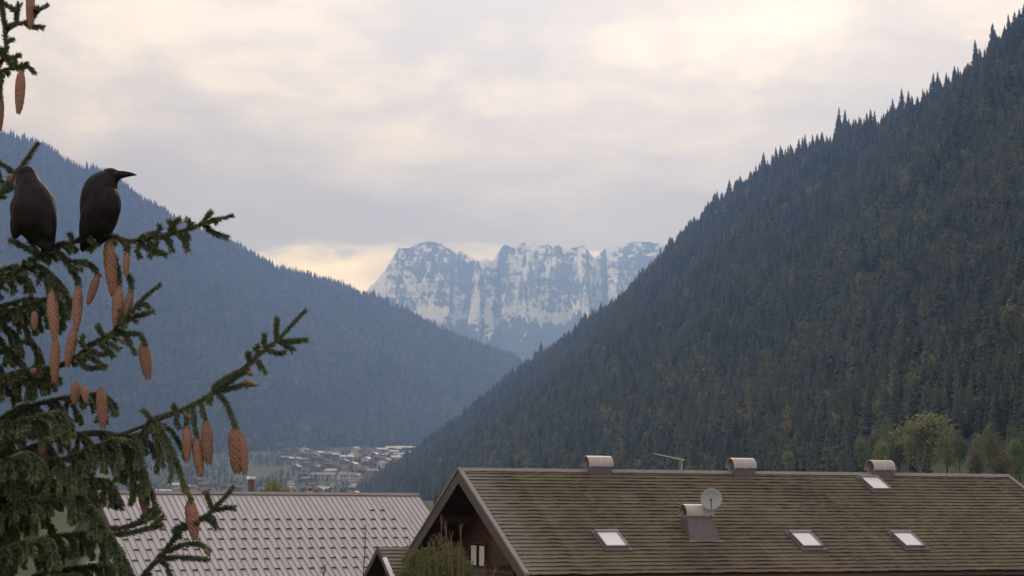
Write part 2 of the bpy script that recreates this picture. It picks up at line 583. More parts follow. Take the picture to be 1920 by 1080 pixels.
def pair_resample(A, B, n):
    """two matching polylines sampled together, so that knots stay paired"""
    A = np.array([list(p) for p in A], float)
    B = np.array([list(p) for p in B], float)
    d = np.r_[0, np.cumsum(np.linalg.norm(np.diff(A, axis=0), axis=1) + 0.5 * np.linalg.norm(np.diff(B, axis=0), axis=1))]
    t = np.linspace(0, d[-1], n)
    f = lambda P: np.stack([np.interp(t, d, P[:, k]) for k in range(3)], 1)
    return f(A), f(B)


GY = [-2000, 0, 280, 360, 450, 1000, 2400, 2800, 3200, 3600, 4100, 5000, 7000, 9500, 12000, 18000]
GZ = [-4, 0, 1, 2, 3, 4, 12, 24, 62, 100, 135, 170, 240, 330, 400, 450]


def ground_z(x, y):
    x = np.asarray(x, float)
    y = np.asarray(y, float)
    z = np.interp(y, GY, GZ)
    far = np.clip((y - 500) / 2500, 0, 1)
    return z + far * 22 * (fbm(x / 420 + 50, y / 420 + 50, 3, 3) - 0.5)


ys = np.unique(np.r_[np.linspace(-1500, 0, 6), np.linspace(0, 600, 60), np.linspace(600, 5200, 130), np.linspace(5200, 17000, 40)])
xs = np.unique(np.r_[np.linspace(-9000, -1200, 18), np.linspace(-1200, 1200, 100), np.linspace(1200, 9000, 18)])
GX, GYY = np.meshgrid(xs, ys, indexing='ij')
GP = np.stack([GX, GYY, ground_z(GX, GYY)], -1)
tag(link('ground', grid_mesh('ground', GP, M['ground'])), 'green valley floor with meadows between the wooded slopes', 'ground', kind='structure')


def hill_loft(crest, foot, n, ms, prof, seed, amp, back):
    """surface from the foot line up to the crest and down behind it"""
    C, Fo = pair_resample(crest, foot, n)
    s = np.linspace(0, 1, ms)
    P = Fo[:, None, :] + (C - Fo)[:, None, :] * s[None, :, None]
    P[:, :, 2] = Fo[:, None, 2] + (C - Fo)[:, None, 2] * prof(s)[None, :]
    tt = np.arange(n)[:, None] / n
    w = np.sin(np.pi * np.clip(s, 0, 1))[None, :] ** 0.8
    dist = np.r_[0, np.cumsum(np.linalg.norm(np.diff(C, axis=0), axis=1))]
    nz = fbm(dist[:, None] / 170 + seed, s[None, :] * 2.0 + seed, 4, seed) - 0.5
    P[:, :, 2] += nz * amp * w
    P[:, :, 2] -= (1 - s)[None, :] ** 6 * 6
    b = np.linspace(0, 1, 8)[1:]
    Bk = C[:, None, :] + (C - Fo)[:, None, :] * np.array([1, 1, 0])[None, None, :] * b[None, :, None] * 0.8
    Bk[:, :, 2] = C[:, None, 2] - (C[:, None, 2] - Fo[:, None, 2]) * b[None, :] ** 1.2 * back
    return P, np.concatenate([P, Bk], 1)


def V3(x, y, z):
    return Vector((x, y, z))


R_crest = [V3(520, 150, 300), V3(500, 500, 330), V3(455, 900, 350), at(2080, -90, 1130), at(1920, 70, 1260), at(1850, 140, 1340), at(1760, 184, 1450),
           at(1700, 224, 1530), at(1600, 262, 1650), at(1500, 296, 1800), at(1430, 338, 1900), at(1340, 412, 2050), at(1280, 462, 2150),
           at(1250, 505, 2200), at(1180, 568, 2350), at(1100, 622, 2550), at(1050, 668, 2700), at(985, 700, 2880), at(940, 745, 2930), at(870, 808, 2930),
           at(800, 862, 2890), at(740, 905, 2840), at(690, 942, 2790)]
R_foot_x = [(150, 150), (140, 400), (70, 850), (45, 1050), (15, 1170), (0, 1240), (-15, 1340), (-30, 1420), (-50, 1530), (-70, 1670), (-90, 1770), (-110, 1900),
            (-130, 2000), (-140, 2050), (-160, 2180), (-185, 2340), (-200, 2450), (-215, 2540), (-225, 2590), (-235, 2620), (-240, 2650), (-245, 2690), (-248, 2740)]
R_foot = [V3(x, y, float(ground_z(x, y)) - 2 + 6 * max(0, 1 - abs(y - 420) / 350)) for x, y in R_foot_x]
RP, RFULL = hill_loft(R_crest, R_foot, 200, 70, lambda s: 0.72 * s + 0.28 * s ** 2.0, 11, 45, 0.9)
tag(link('hill', grid_mesh('hill', RFULL, M['forest_floor'])), 'steep dark wooded slope rising to the right above the brown roof', 'hill', kind='structure')

mpx = to_px(RP[:, 4])[0]
mi = np.where((mpx > 1660) & (mpx < 1830))[0]
mead = RP[mi[0]:mi[-1] + 1, 1:8].copy()
mead[:, :, 2] += 0.5
tag(link('meadow', grid_mesh('meadow', mead, M['ground'])), 'small bright green meadow at the foot of the steep slope behind the roof', 'meadow', kind='structure')

L_crest = [at(-500, 120, 4100), at(-200, 215, 4400), at(0, 258, 4600), at(40, 264, 4640), at(90, 282, 4680), at(122, 304, 4700), at(135, 314, 4710), at(170, 318, 4740), at(210, 333, 4780),
           at(260, 374, 4840), at(340, 420, 4920), at(440, 464, 5060), at(520, 506, 5180), at(600, 526, 5300), at(650, 540, 5380), at(672, 556, 5420), at(700, 557, 5450), at(760, 586, 5540), at(830, 622, 5650),
           at(900, 652, 5780), at(960, 672, 5900), at(1010, 700, 6050), at(1100, 760, 6300)]
L_foot_p = [(-560, 880, 3000), (-350, 880, 3200), (-120, 876, 3350), (-60, 874, 3400), (0, 873, 3450), (40, 872, 3480), (60, 871, 3500), (100, 870, 3530), (150, 869, 3570), (200, 868, 3620), (280, 866, 3700), (370, 864, 3800), (450, 862, 3900), (530, 860, 3990),
            (590, 858, 4070), (620, 856, 4120), (650, 855, 4160), (710, 854, 4260), (780, 852, 4400), (850, 852, 4560), (920, 852, 4750), (1000, 852, 5000), (1100, 852, 5400)]
L_foot = []
for p in L_foot_p:
    q = at(*p)
    L_foot.append(V3(q.x, q.y, float(ground_z(q.x, q.y)) - 4))
LP, LFULL = hill_loft(L_crest, L_foot, 190, 90, lambda s: 0.80 * s + 0.20 * s ** 2, 23, 240, 0.8)
tag(link('hill', grid_mesh('hill', LFULL, M['forest_floor'])), 'hazy blue wooded slope falling from the left edge to the valley notch', 'hill', kind='structure')

# snowy mountain at the head of the valley
MT = [(300, 700), (480, 660), (600, 620), (660, 575), (690, 546), (700, 530), (712, 516), (720, 505), (727, 494), (735, 482), (741, 470), (747, 462), (760, 459), (790, 457), (825, 458), (844, 464), (852, 470), (857, 477), (862, 471), (868, 472), (880, 478), (893, 481), (908, 482), (925, 480), (936, 475), (941, 465), (946, 459), (960, 457), (985, 456),
      (1010, 459), (1030, 458), (1037, 463), (1041, 459), (1050, 460), (1058, 466), (1068, 462), (1082, 457), (1094, 458), (1099, 464), (1104, 472), (1109, 479), (1113, 483), (1119, 481), (1126, 474), (1136, 466), (1144, 461), (1180, 458), (1230, 457), (1260, 458), (1330, 455), (1450, 480), (1700, 560)]
MK = 0.80      # the massif stands about ten kilometres away
M_crest = [at(px, py, MK * 12800 + (200 if 1100 < px < 1130 or 850 < px < 940 else 0)) for px, py in MT]
M_foot = [at(960 + (px - 960) * 1.15, 905, MK * 9200) for px, py in MT]
for q in M_foot:
    q.z = float(ground_z(q.x, q.y)) - 10


def lnoise(x, y, seed):
    """value noise with straight interpolation: crisp creases"""
    ix, iy = np.floor(x), np.floor(y)
    fx, fy = x - ix, y - iy
    A, B, C_, D = hash2(ix, iy, seed), hash2(ix + 1, iy, seed), hash2(ix, iy + 1, seed), hash2(ix + 1, iy + 1, seed)
    return (A + (B - A) * fx) * (1 - fy) + (C_ + (D - C_) * fx) * fy


def mountain():
    n, ms = 760, 360
    C = resample(M_crest, n)
    x = C[:, 0][:, None]
    dist = (np.linspace(0, 1, ms) ** 1.25 * 2500)[None, :]
    crest = C[:, 2][:, None] + (fbm(x / 130, x * 0 + 2, 4, 31, True) - 0.66) * 70
    k = np.exp(-0.5 * (np.arange(-150, 151) / 42.0) ** 2)
    sm = np.convolve(np.pad(crest[:, 0], 150, mode='edge'), k / k.sum(), 'valid')[:, None]
    crest = crest + (sm - crest) * np.clip(dist / 420, 0, 1) ** 0.8
    drop = np.interp(dist, [0, 60, 260, 330, 560, 640, 1000, 2500], [0, 70, 430, 462, 760, 800, 1000, 1500])
    drop = drop * (crest - 230) / 1400
    wx = (fbm(x / 420 + 1, dist / 420 + 1, 3, 50) - 0.5) * 300
    tri = lambda q: 1 - abs((q % 1.0) * 2 - 1)
    r1 = tri((x + wx + 0.55 * dist * np.sin(x / 260)) / 470 + 0.2)
    r2 = tri((x + wx * 1.6 - 0.35 * dist) / 205 + 0.5)
    r3 = tri((x - wx * 1.2 + 0.5 * dist) / 118)
    cr = 1 - abs(2 * lnoise(x / 60 + 3, dist / 95 + 3, 61) - 1)
    f2 = 1 - abs(2 * lnoise(x / 24 + 3, dist / 34 + 3, 62) - 1)
    g = lambda q: np.clip(dist / q, 0, 1)
    z = crest - drop + (r1 - 0.75) * 480 * g(420) + (r2 - 0.6) * 230 * g(240) + (r3 - 0.6) * 100 * g(140) + (cr - 0.6) * 70 * g(90) + (f2 - 0.6) * 26 * g(40)
    yy = C[:, 1][:, None] - dist - (r1 - 0.5) * 160 * g(400)
    P = np.stack([x + 0 * dist, yy, z], -1)
    b = np.linspace(0, 1, 6)[1:]
    Bk = P[:, :1, :] + np.array([0, 1, 0])[None, None, :] * b[None, :, None] * 2000
    Bk[:, :, 2] = P[:, :1, 2] - (P[:, :1, 2] - 400) * b[None, :]
    return np.concatenate([P[:, ::-1], Bk], 1)


tag(link('mountain', grid_mesh('mountain', mountain(), M['rock'], False)), 'jagged snow covered mountain with grey rock faces closing the valley', 'mountain', kind='structure')

# ------------------------------------------------------------------ trees


def spruce_crown(seed, tiers=15, per=8, h=1.0, r=0.155, ragged=0.35):
    """unit-height spruce crown made of drooping ragged boughs"""
    rg = random.Random(seed)
    mb = MB()
    for t in range(tiers):
        f = t / (tiers - 1)
        z = 0.10 + 0.86 * f
        rr = r * (1 - f) ** 0.85 * (1.0 + 0.15 * math.sin(seed + t * 1.7)) + 0.012
        k = per if f < 0.75 else per - 2
        a0 = rg.random() * 6.28
        for i in range(k):
            if rg.random() < 0.08:
                continue
            a = a0 + 6.283 * i / k + rg.uniform(-0.25, 0.25)
            L = rr * rg.uniform(1 - ragged, 1 + ragged * 0.6)
            dz = -L * rg.uniform(0.25, 0.65)
            wdt = L * rg.uniform(0.35, 0.55) + 0.004
            ca, sa = math.cos(a), math.sin(a)
            zz = z + rg.uniform(-0.012, 0.012)
            root = (0, 0, zz + 0.018)
            mid = 0.62
            l = (ca * L * mid - sa * wdt, sa * L * mid + ca * wdt, zz + dz * mid - 0.018)
            rr_ = (ca * L * mid + sa * wdt, sa * L * mid - ca * wdt, zz + dz * mid - 0.018)
            c = (ca * L * mid, sa * L * mid, zz + dz * mid + 0.014)
            tip = (ca * L, sa * L, zz + dz + 0.01 * rg.random())
            mb.add([root, l, tip, rr_, c], [(0, 1, 4), (1, 2, 4), (2, 3, 4), (3, 0, 4)])
    mb.add([(0.006, 0, 0.93), (-0.004, 0.005, 0.93), (-0.004, -0.005, 0.93), (0, 0, 1.0)], [(0, 1, 3), (1, 2, 3), (2, 0, 3)])
    return mb.mesh('spruce_crown', M['spruce'])


def trunk_mesh(mat, top=0.95, r=0.012):
    mb = MB()
    mb.tube([(0, 0, -0.03), (0, 0, 0.12), (0, 0, 0.5), (0, 0, top)], [r * 1.2, r, r * 0.65, r * 0.15], 6)
    return mb.mesh('trunk', mat)


def broad_crown(seed, leaves, size, mat, lobes=9, w=0.34, base=0.22, name='crown'):
    """unit-height broadleaf crown: leaf clumps through a lumpy volume"""
    rg = np.random.default_rng(seed)
    cs = rg.normal(0, 1, (lobes, 3))
    cs /= np.linalg.norm(cs, axis=1)[:, None]
    hz = (1 - base) / 2
    cen = np.array([0, 0, base + hz])
    cs = cs * np.array([w * 0.62, w * 0.62, hz * 0.62]) * rg.uniform(0.4, 1.0, (lobes, 1)) + cen
    rs = rg.uniform(0.30, 0.5, lobes) * w
    k = rg.integers(0, lobes, leaves)
    d = rg.normal(0, 1, (leaves, 3))
    d /= np.linalg.norm(d, axis=1)[:, None]
    p = cs[k] + d * rs[k][:, None] * rg.uniform(0.55, 1.12, (leaves, 1))
    p[:, 2] = np.clip(p[:, 2], base * 0.6, 1.0)
    p[:, 2] = base * 0.8 + (p[:, 2] - p[:, 2].min()) / (np.quantile(p[:, 2], 0.998) - p[:, 2].min()) * (1 - base * 0.8)
    a = rg.normal(0, 1, (leaves, 3))
    a /= np.linalg.norm(a, axis=1)[:, None]
    b = np.cross(a, d)
    b /= np.linalg.norm(b, axis=1)[:, None] + 1e-6
    s = size * rg.uniform(0.6, 1.3, (leaves, 1))
    V = np.stack([p - a * s, p - b * s * 0.6, p + a * s, p + b * s * 0.6], 1).reshape(-1, 3)
    return soup_mesh(name, V, 4, mat)


SPRUCE = [spruce_crown(s, tiers=24 + s % 3, per=9, r=0.15 + 0.02 * (s % 3)) for s in (1, 2, 3, 4)]
SPRUCE_TRUNK = trunk_mesh(M['bark'])
BROAD = [broad_crown(s, 420, 0.045, M['broadleaf'], lobes=10, w=0.36, base=0.12) for s in (5, 6, 7)]
BROAD_TRUNK = trunk_mesh(M['bark'], 0.7, 0.02)


def put_tree(name, p, h, crown, trunk, label, group=None, wide=1.0, rz=None):
    t = thing(name, p, label, 'tree', random.random() * 6.28 if rz is None else rz, group, (h * wide, h * wide, h))
    link('trunk', trunk, t)
    c = link('crown', crown, t)
    return t, c


def sample_loft(P, count, rg, smin=0.0, smax=1.0):
    """points spread by area over a loft grid"""
    a = P[:-1, :-1]
    b = P[1:, :-1]
    c = P[:-1, 1:]
    area = np.linalg.norm(np.cross(b - a, c - a), axis=-1)
    m = P.shape[1] - 1
    s = (np.arange(m) + 0.5) / m
    area = area * ((s >= smin) & (s <= smax))[None, :]
    k = rg.choice(area.size, count, p=(area / area.sum()).ravel())
    i, j = np.unravel_index(k, area.shape)
    u, v = rg.random(count)[:, None], rg.random(count)[:, None]
    q = P[i, j] * (1 - u) * (1 - v) + P[i + 1, j] * u * (1 - v) + P[i, j + 1] * (1 - u) * v + P[i + 1, j + 1] * u * v
    return q, (j + v[:, 0]) / m


def scatter(name, pts, heights, wide, sources, label, cat):
    """one 'stuff' object: points that carry copies of real trees standing in the scene"""
    me = bpy.data.meshes.new(name)
    me.vertices.add(len(pts))
    me.vertices.foreach_set('co', np.asarray(pts, np.float32).ravel())
    at_ = me.attributes.new('scl', 'FLOAT_VECTOR', 'POINT')
    at_.data.foreach_set('vector', np.stack([heights * wide, heights * wide, heights], 1).astype(np.float32).ravel())
    at_ = me.attributes.new('rot', 'FLOAT_VECTOR', 'POINT')
    rot = np.zeros((len(pts), 3), np.float32)
    rot[:, 2] = RNG.random(len(pts)) * 6.283
    rot[:, 0] = RNG.normal(0, 0.03, len(pts))
    at_.data.foreach_set('vector', rot.ravel())
    at_ = me.attributes.new('pick', 'INT', 'POINT')
    at_.data.foreach_set('value', RNG.integers(0, len(sources), len(pts)).astype(np.int32))
    o = link(name, me)
    ng = bpy.data.node_groups.new(name + '_scatter', 'GeometryNodeTree')
    ng.interface.new_socket('Geometry', in_out='INPUT', socket_type='NodeSocketGeometry')
    ng.interface.new_socket('Geometry', in_out='OUTPUT', socket_type='NodeSocketGeometry')
    nn, ll = ng.nodes, ng.links
    gi, go = nn.new('NodeGroupInput'), nn.new('NodeGroupOutput')
    inst = nn.new('GeometryNodeInstanceOnPoints')
    inst.inputs['Pick Instance'].default_value = True
    join = nn.new('GeometryNodeJoinGeometry')
    for s in sources:
        oi = nn.new('GeometryNodeObjectInfo')
        oi.transform_space = 'ORIGINAL'
        oi.inputs['Object'].default_value = s
        oi.inputs['As Instance'].default_value = True
        ll.new(oi.outputs['Geometry'], join.inputs[0])
    ll.new(join.outputs[0], inst.inputs['Instance'])
    for an, dt, sock in (('scl', 'FLOAT_VECTOR', 'Scale'), ('rot', 'FLOAT_VECTOR', 'Rotation'), ('pick', 'INT', 'Instance Index')):
        na = nn.new('GeometryNodeInputNamedAttribute')
        na.data_type = dt
        na.inputs['Name'].default_value = an
        ll.new(na.outputs[0], inst.inputs[sock])
    ll.new(gi.outputs[0], inst.inputs['Points'])
    ll.new(inst.outputs[0], go.inputs[0])
    md = o.modifiers.new('scatter', 'NODES')
    md.node_group = ng
    return tag(o, label, cat, kind='stuff')


def right_forest():
    rg = np.random.default_rng(3)
    pts, s = sample_loft(RP, 38000, rg, 0.03, 1.0)
    extra, s2 = sample_loft(RP[:70], 9000, rg, 0.03, 1.0)
    pts, s = np.vstack([pts, extra]), np.r_[s, s2]
    # thin clearings in the lower slope by the meadows
    px0, _ = to_px(pts)
    keep = ~((px0 > 1600) & (px0 < 1960) & (s < 0.12))
    pts, s = pts[keep], s[keep]
    h = (rg.normal(21, 5.0, len(pts)) * (0.8 + 0.45 * fbm(pts[:, 0] / 60, pts[:, 1] / 60, 2, 33))).clip(9, 34)
    h *= np.interp(pts[:, 1], [350, 1100], [0.52, 1.0])
    crest = s > 0.965
    h[crest] *= (0.60 + 0.62 * fbm(pts[crest, 1] / 55, pts[crest, 0] * 0 + 5, 3, 44)) * rg.uniform(0.75, 1.25, crest.sum())
    gapm = crest & (fbm(pts[:, 1] / 32, pts[:, 0] * 0 + 9, 2, 46) < 0.40)
    pts, s, h = pts[~gapm], s[~gapm], h[~gapm]
    px, py = to_px(pts + np.c_[h * 0, h * 0, h * 0.7])
    seen = (px > -40) & (px < 1960) & (py > -60) & (py < 905)
    # the 300 that show largest: skyline trees first (open outline), then the nearest
    sky = seen & (s > 0.985) & (pts[:, 1] < 2300)
    rest = seen & ~sky
    n_sky = min(110, int(sky.sum()))
    order = np.where(sky)[0][np.argsort(pts[sky][:, 1])][:n_sky]
    near = np.where(rest)[0][np.argsort(pts[rest][:, 1])][:300 - n_sky]
    sources = []
    single = np.zeros(len(pts), bool)
    for k in order:
        single[k] = True
        t, c = put_tree('spruce_tree', pts[k], float(h[k]), SPRUCE[k % 4], SPRUCE_TRUNK, 'dark spruce standing up against the sky on the crest of the steep slope', 'spruces along the crest of the steep slope', float(rg.uniform(0.85, 1.15)))
        if len(sources) < 4 and c.data not in [q.data for q in sources]:
            sources.append(c)
    for k in near:
        single[k] = True
        put_tree('spruce_tree', pts[k], float(h[k]), SPRUCE[k % 4], SPRUCE_TRUNK, 'dark spruce in the nearest lower rows of the steep forested slope', 'spruces low on the steep slope', float(rg.uniform(0.9, 1.25)))
    left = ~single
    # a share of broadleaves, thicker low on the slope
    pb = 0.11 + 0.30 * (fbm(pts[:, 0] / 90, pts[:, 1] / 90, 2, 40) > 0.56) + 0.10 * (s < 0.35)
    bl = left & (rg.random(len(pts)) < pb) & (s < 0.95)
    sp = left & ~bl
    scatter('spruce_forest', pts[sp], h[sp], rg.uniform(0.85, 1.5, sp.sum()), sources, 'dense dark spruce forest covering the steep slope above the brown roof', 'forest')
    return sources, pts[bl], h[bl] * 0.72


SPR_SRC, BLP, BLH = right_forest()


def left_forest():
    rg = np.random.default_rng(5)
    pts, s = sample_loft(LP, 62000, rg, 0.02, 1.0)
    px, py = to_px(pts)
    ok = (px > -900) & (px < 1080)
    pts, s = pts[ok], s[ok]
    pb = 0.06 + 0.35 * (fbm(pts[:, 0] / 160, pts[:, 2] / 90, 3, 60) > 0.54) * (s < 0.75)
    open_ = (fbm(pts[:, 0] / 130 + 7, pts[:, 2] / 45 + 7, 4, 71) > 0.70) & (s < 0.6)
    bl = (rg.random(len(pts)) < pb) & (s < 0.97) & ~open_
    sp = ~bl & ~open_
    h = rg.normal(23, 4, len(pts)).clip(12, 34)
    scatter('spruce_forest', pts[sp], h[sp], rg.uniform(1.0, 1.5, sp.sum()), SPR_SRC, 'hazy blue spruce forest covering the far slope behind the crows', 'forest')
    return pts[bl], h[bl] * 0.75


LBP, LBH = left_forest()

# broadleaf trees at the foot of the steep slope, each its own
BIG = {}
for key, mk in (('yellow', 'yellow_leaf'), ('olive', 'olive_leaf'), ('brown', 'brown_leaf'), ('green', 'broadleaf')):
    BIG[key] = [broad_crown(50 + 3 * i + len(key), 2400, 0.026, M[mk], lobes=16, w=0.40, base=0.10) for i in range(2)]


def foot_tree(px, top, base, Y, key, wide, label, var=0):
    b = at(px, base, Y)
    h = at(px, top, Y).z - b.z
    t, c = put_tree('broadleaf_tree', b, h, BIG[key][var], BROAD_TRUNK, label, 'broadleaf trees at the foot of the steep slope', wide)
    return c


src_b = []
foot_tree(1742, 774, 888, 455, 'yellow', 1.45, 'broad yellow-green tree, the largest at the foot of the steep slope')
foot_tree(1686, 800, 890, 470, 'olive', 1.05, 'rounded olive tree just beside the largest yellow-green tree', 1)
foot_tree(1645, 796, 892, 490, 'olive', 0.62, 'slim olive tree between the pale yellow tree and the rounded olive one')
foot_tree(1616, 818, 895, 480, 'yellow', 0.75, 'pale yellow tree standing just behind the rightmost ridge cowl', 1)
foot_tree(1668, 786, 890, 520, 'green', 0.6, 'narrow green tree rising behind the two olive trees')
foot_tree(1800, 806, 892, 440, 'olive', 0.62, 'olive tree to the right of the largest yellow-green tree', 0)
foot_tree(1862, 796, 900, 430, 'olive', 0.6, 'tall narrow green tree near the right end of the brown roof', 1)
foot_tree(1905, 822, 905, 400, 'yellow', 0.8, 'yellow bush-like tree at the right picture edge', 0)
foot_tree(1830, 838, 905, 390, 'brown', 0.7, 'dark brownish tree behind the right end of the roof ridge', 1)
foot_tree(1880, 845, 915, 380, 'brown', 1.0, 'low brown tree over the sloping right roof edge', 0)
foot_tree(1478, 846, 895, 560, 'yellow', 1.0, 'small yellow tree above the ridge left of the pale yellow tree', 0)
foot_tree(1448, 800, 835, 640, 'olive', 1.1, 'small lone olive tree a little up the slope above the middle cowl', 1)
foot_tree(1776, 800, 890, 470, 'yellow', 0.8, 'pale green tree between the largest yellow-green tree and the olive one', 1)
foot_tree(1840, 812, 900, 450, 'yellow', 0.7, 'pale yellow-green tree behind the dark brownish tree', 0)
foot_tree(1710, 812, 890, 500, 'yellow', 0.7, 'pale green tree pressed against the left side of the largest tree', 1)
foot_tree(1655, 826, 893, 450, 'yellow', 0.8, 'low pale green tree in front of the slim olive tree', 0)
foot_tree(1912, 790, 900, 470, 'olive', 0.7, 'tall olive tree half cut by the right picture edge', 1)
for px, top, base, Y, wd, lb in ((1738, 835, 900, 425, 1.2, 'dark spruce in front of the largest yellow-green tree'),
                                 (1822, 862, 918, 360, 1.3, 'dark spruce cut by the brown roof ridge near its right end'),
                                 (1712, 820, 885, 480, 1.0, 'small dark spruce between the yellow-green and the olive tree')):
    b = at(px, base, Y)
    put_tree('spruce_tree', b, at(px, top, Y).z - b.z, SPRUCE[1], SPRUCE_TRUNK, lb, None, wd)
# broadleaf trees sprinkled through the two forests; the sources are real trees standing at the forest edge
for i in range(3):
    k = int(np.argmin(np.abs(BLP[:, 1] - (600 + 60 * i))))
    t, c = put_tree('broadleaf_tree', BLP[k], float(BLH[k]), BROAD[i], BROAD_TRUNK, 'small broadleaf tree among the lower spruces of the steep slope', 'broadleaf trees low in the spruce forest')
    src_b.append(c)
scatter('broadleaf_wood', BLP, BLH, np.full(len(BLP), 1.0), src_b, 'yellowing broadleaf trees sprinkled through the forest on the steep slope', 'wood')
scatter('broadleaf_wood', LBP, LBH, np.full(len(LBP), 1.25), src_b, 'pale broadleaf trees sprinkled through the hazy far forest', 'wood')

# ------------------------------------------------------------------ village on the valley floor
VW = {'white': mat_plain('village_white_wall', (0.55, 0.54, 0.53), 0.85, 0.1, 1), 'wood': mat_plain('village_wood_wall', (0.15, 0.085, 0.055), 0.85, 0.25, 1),
      'cream': mat_plain('village_cream_wall', (0.45, 0.38, 0.30), 0.85, 0.1, 1), 'orange': mat_plain('village_orange_wall', (0.48, 0.23, 0.13), 0.85, 0.1, 1)}
VR = {'brown': mat_plain('village_brown_roof', (0.11, 0.08, 0.07), 0.8, 0.2, 0.5), 'grey': mat_plain('village_grey_roof', (0.22, 0.21, 0.21), 0.7, 0.2, 0.5),
      'pale': mat_plain('village_pale_roof', (0.46, 0.45, 0.46), 0.6, 0.1, 0.5), 'red': mat_plain('village_red_roof', (0.16, 0.09, 0.075), 0.8, 0.2, 0.5)}


def unit_walls(storeys, mat):
    """gabled block 1 x 1, ridge along x, with window openings set in and a balcony band"""
    mb = MB()
    hw, hr = 0.62, 0.26
    ring = [(-0.5, -0.5, -0.2), (-0.5, 0.5, -0.2), (-0.5, 0.5, hw), (-0.5, 0, hw + hr), (-0.5, -0.5, hw)]
    mb.prism(ring, (1.0, 0, 0))
    me = mb.mesh('wall', mat)
    return me


def unit_roof(mat):
    mb = MB()
    hw, hr, e, t = 0.62, 0.26, 0.12, 0.05
    for s in (-1, 1):
        ring = [(-0.58, 0, hw + hr + t), (-0.58, s * (0.5 + e), hw - hr * 2 * e + t), (-0.58, s * (0.5 + e), hw - hr * 2 * e), (-0.58, 0, hw + hr)]
        if s < 0:
            ring.reverse()
        mb.prism(ring, (1.16, 0, 0))
    return mb.mesh('roof', mat)


def unit_windows():
    """dark window leaf, one pane deep"""
    mb = MB()
    mb.box((-0.06, -0.012, -0.07), (0.06, 0.012, 0.07))
    return mb.mesh('window', M['dark'])


WALLM = {k: unit_walls(2, v) for k, v in VW.items()}
ROOFM = {k: unit_roof(v) for k, v in VR.items()}
WINM = unit_windows()


def village_house(px, Y, w, d, h, rz, wall, roof, label, group=None, z=None):
    X = (px - 960) / F_PX * Y
    t = thing('chalet', (X, Y, float(ground_z(X, Y)) if z is None else z), label, 'house', rz, group, (w, d, h / 0.88))
    link('wall', WALLM[wall], t)
    link('roof', ROOFM[roof], t)
    for i in (-1, 0, 1):
        for k in (0.12, 0.40):
            o = link('window', WINM, t)
            o.location = (i * 0.3, -0.505, k + 0.06)
    return t


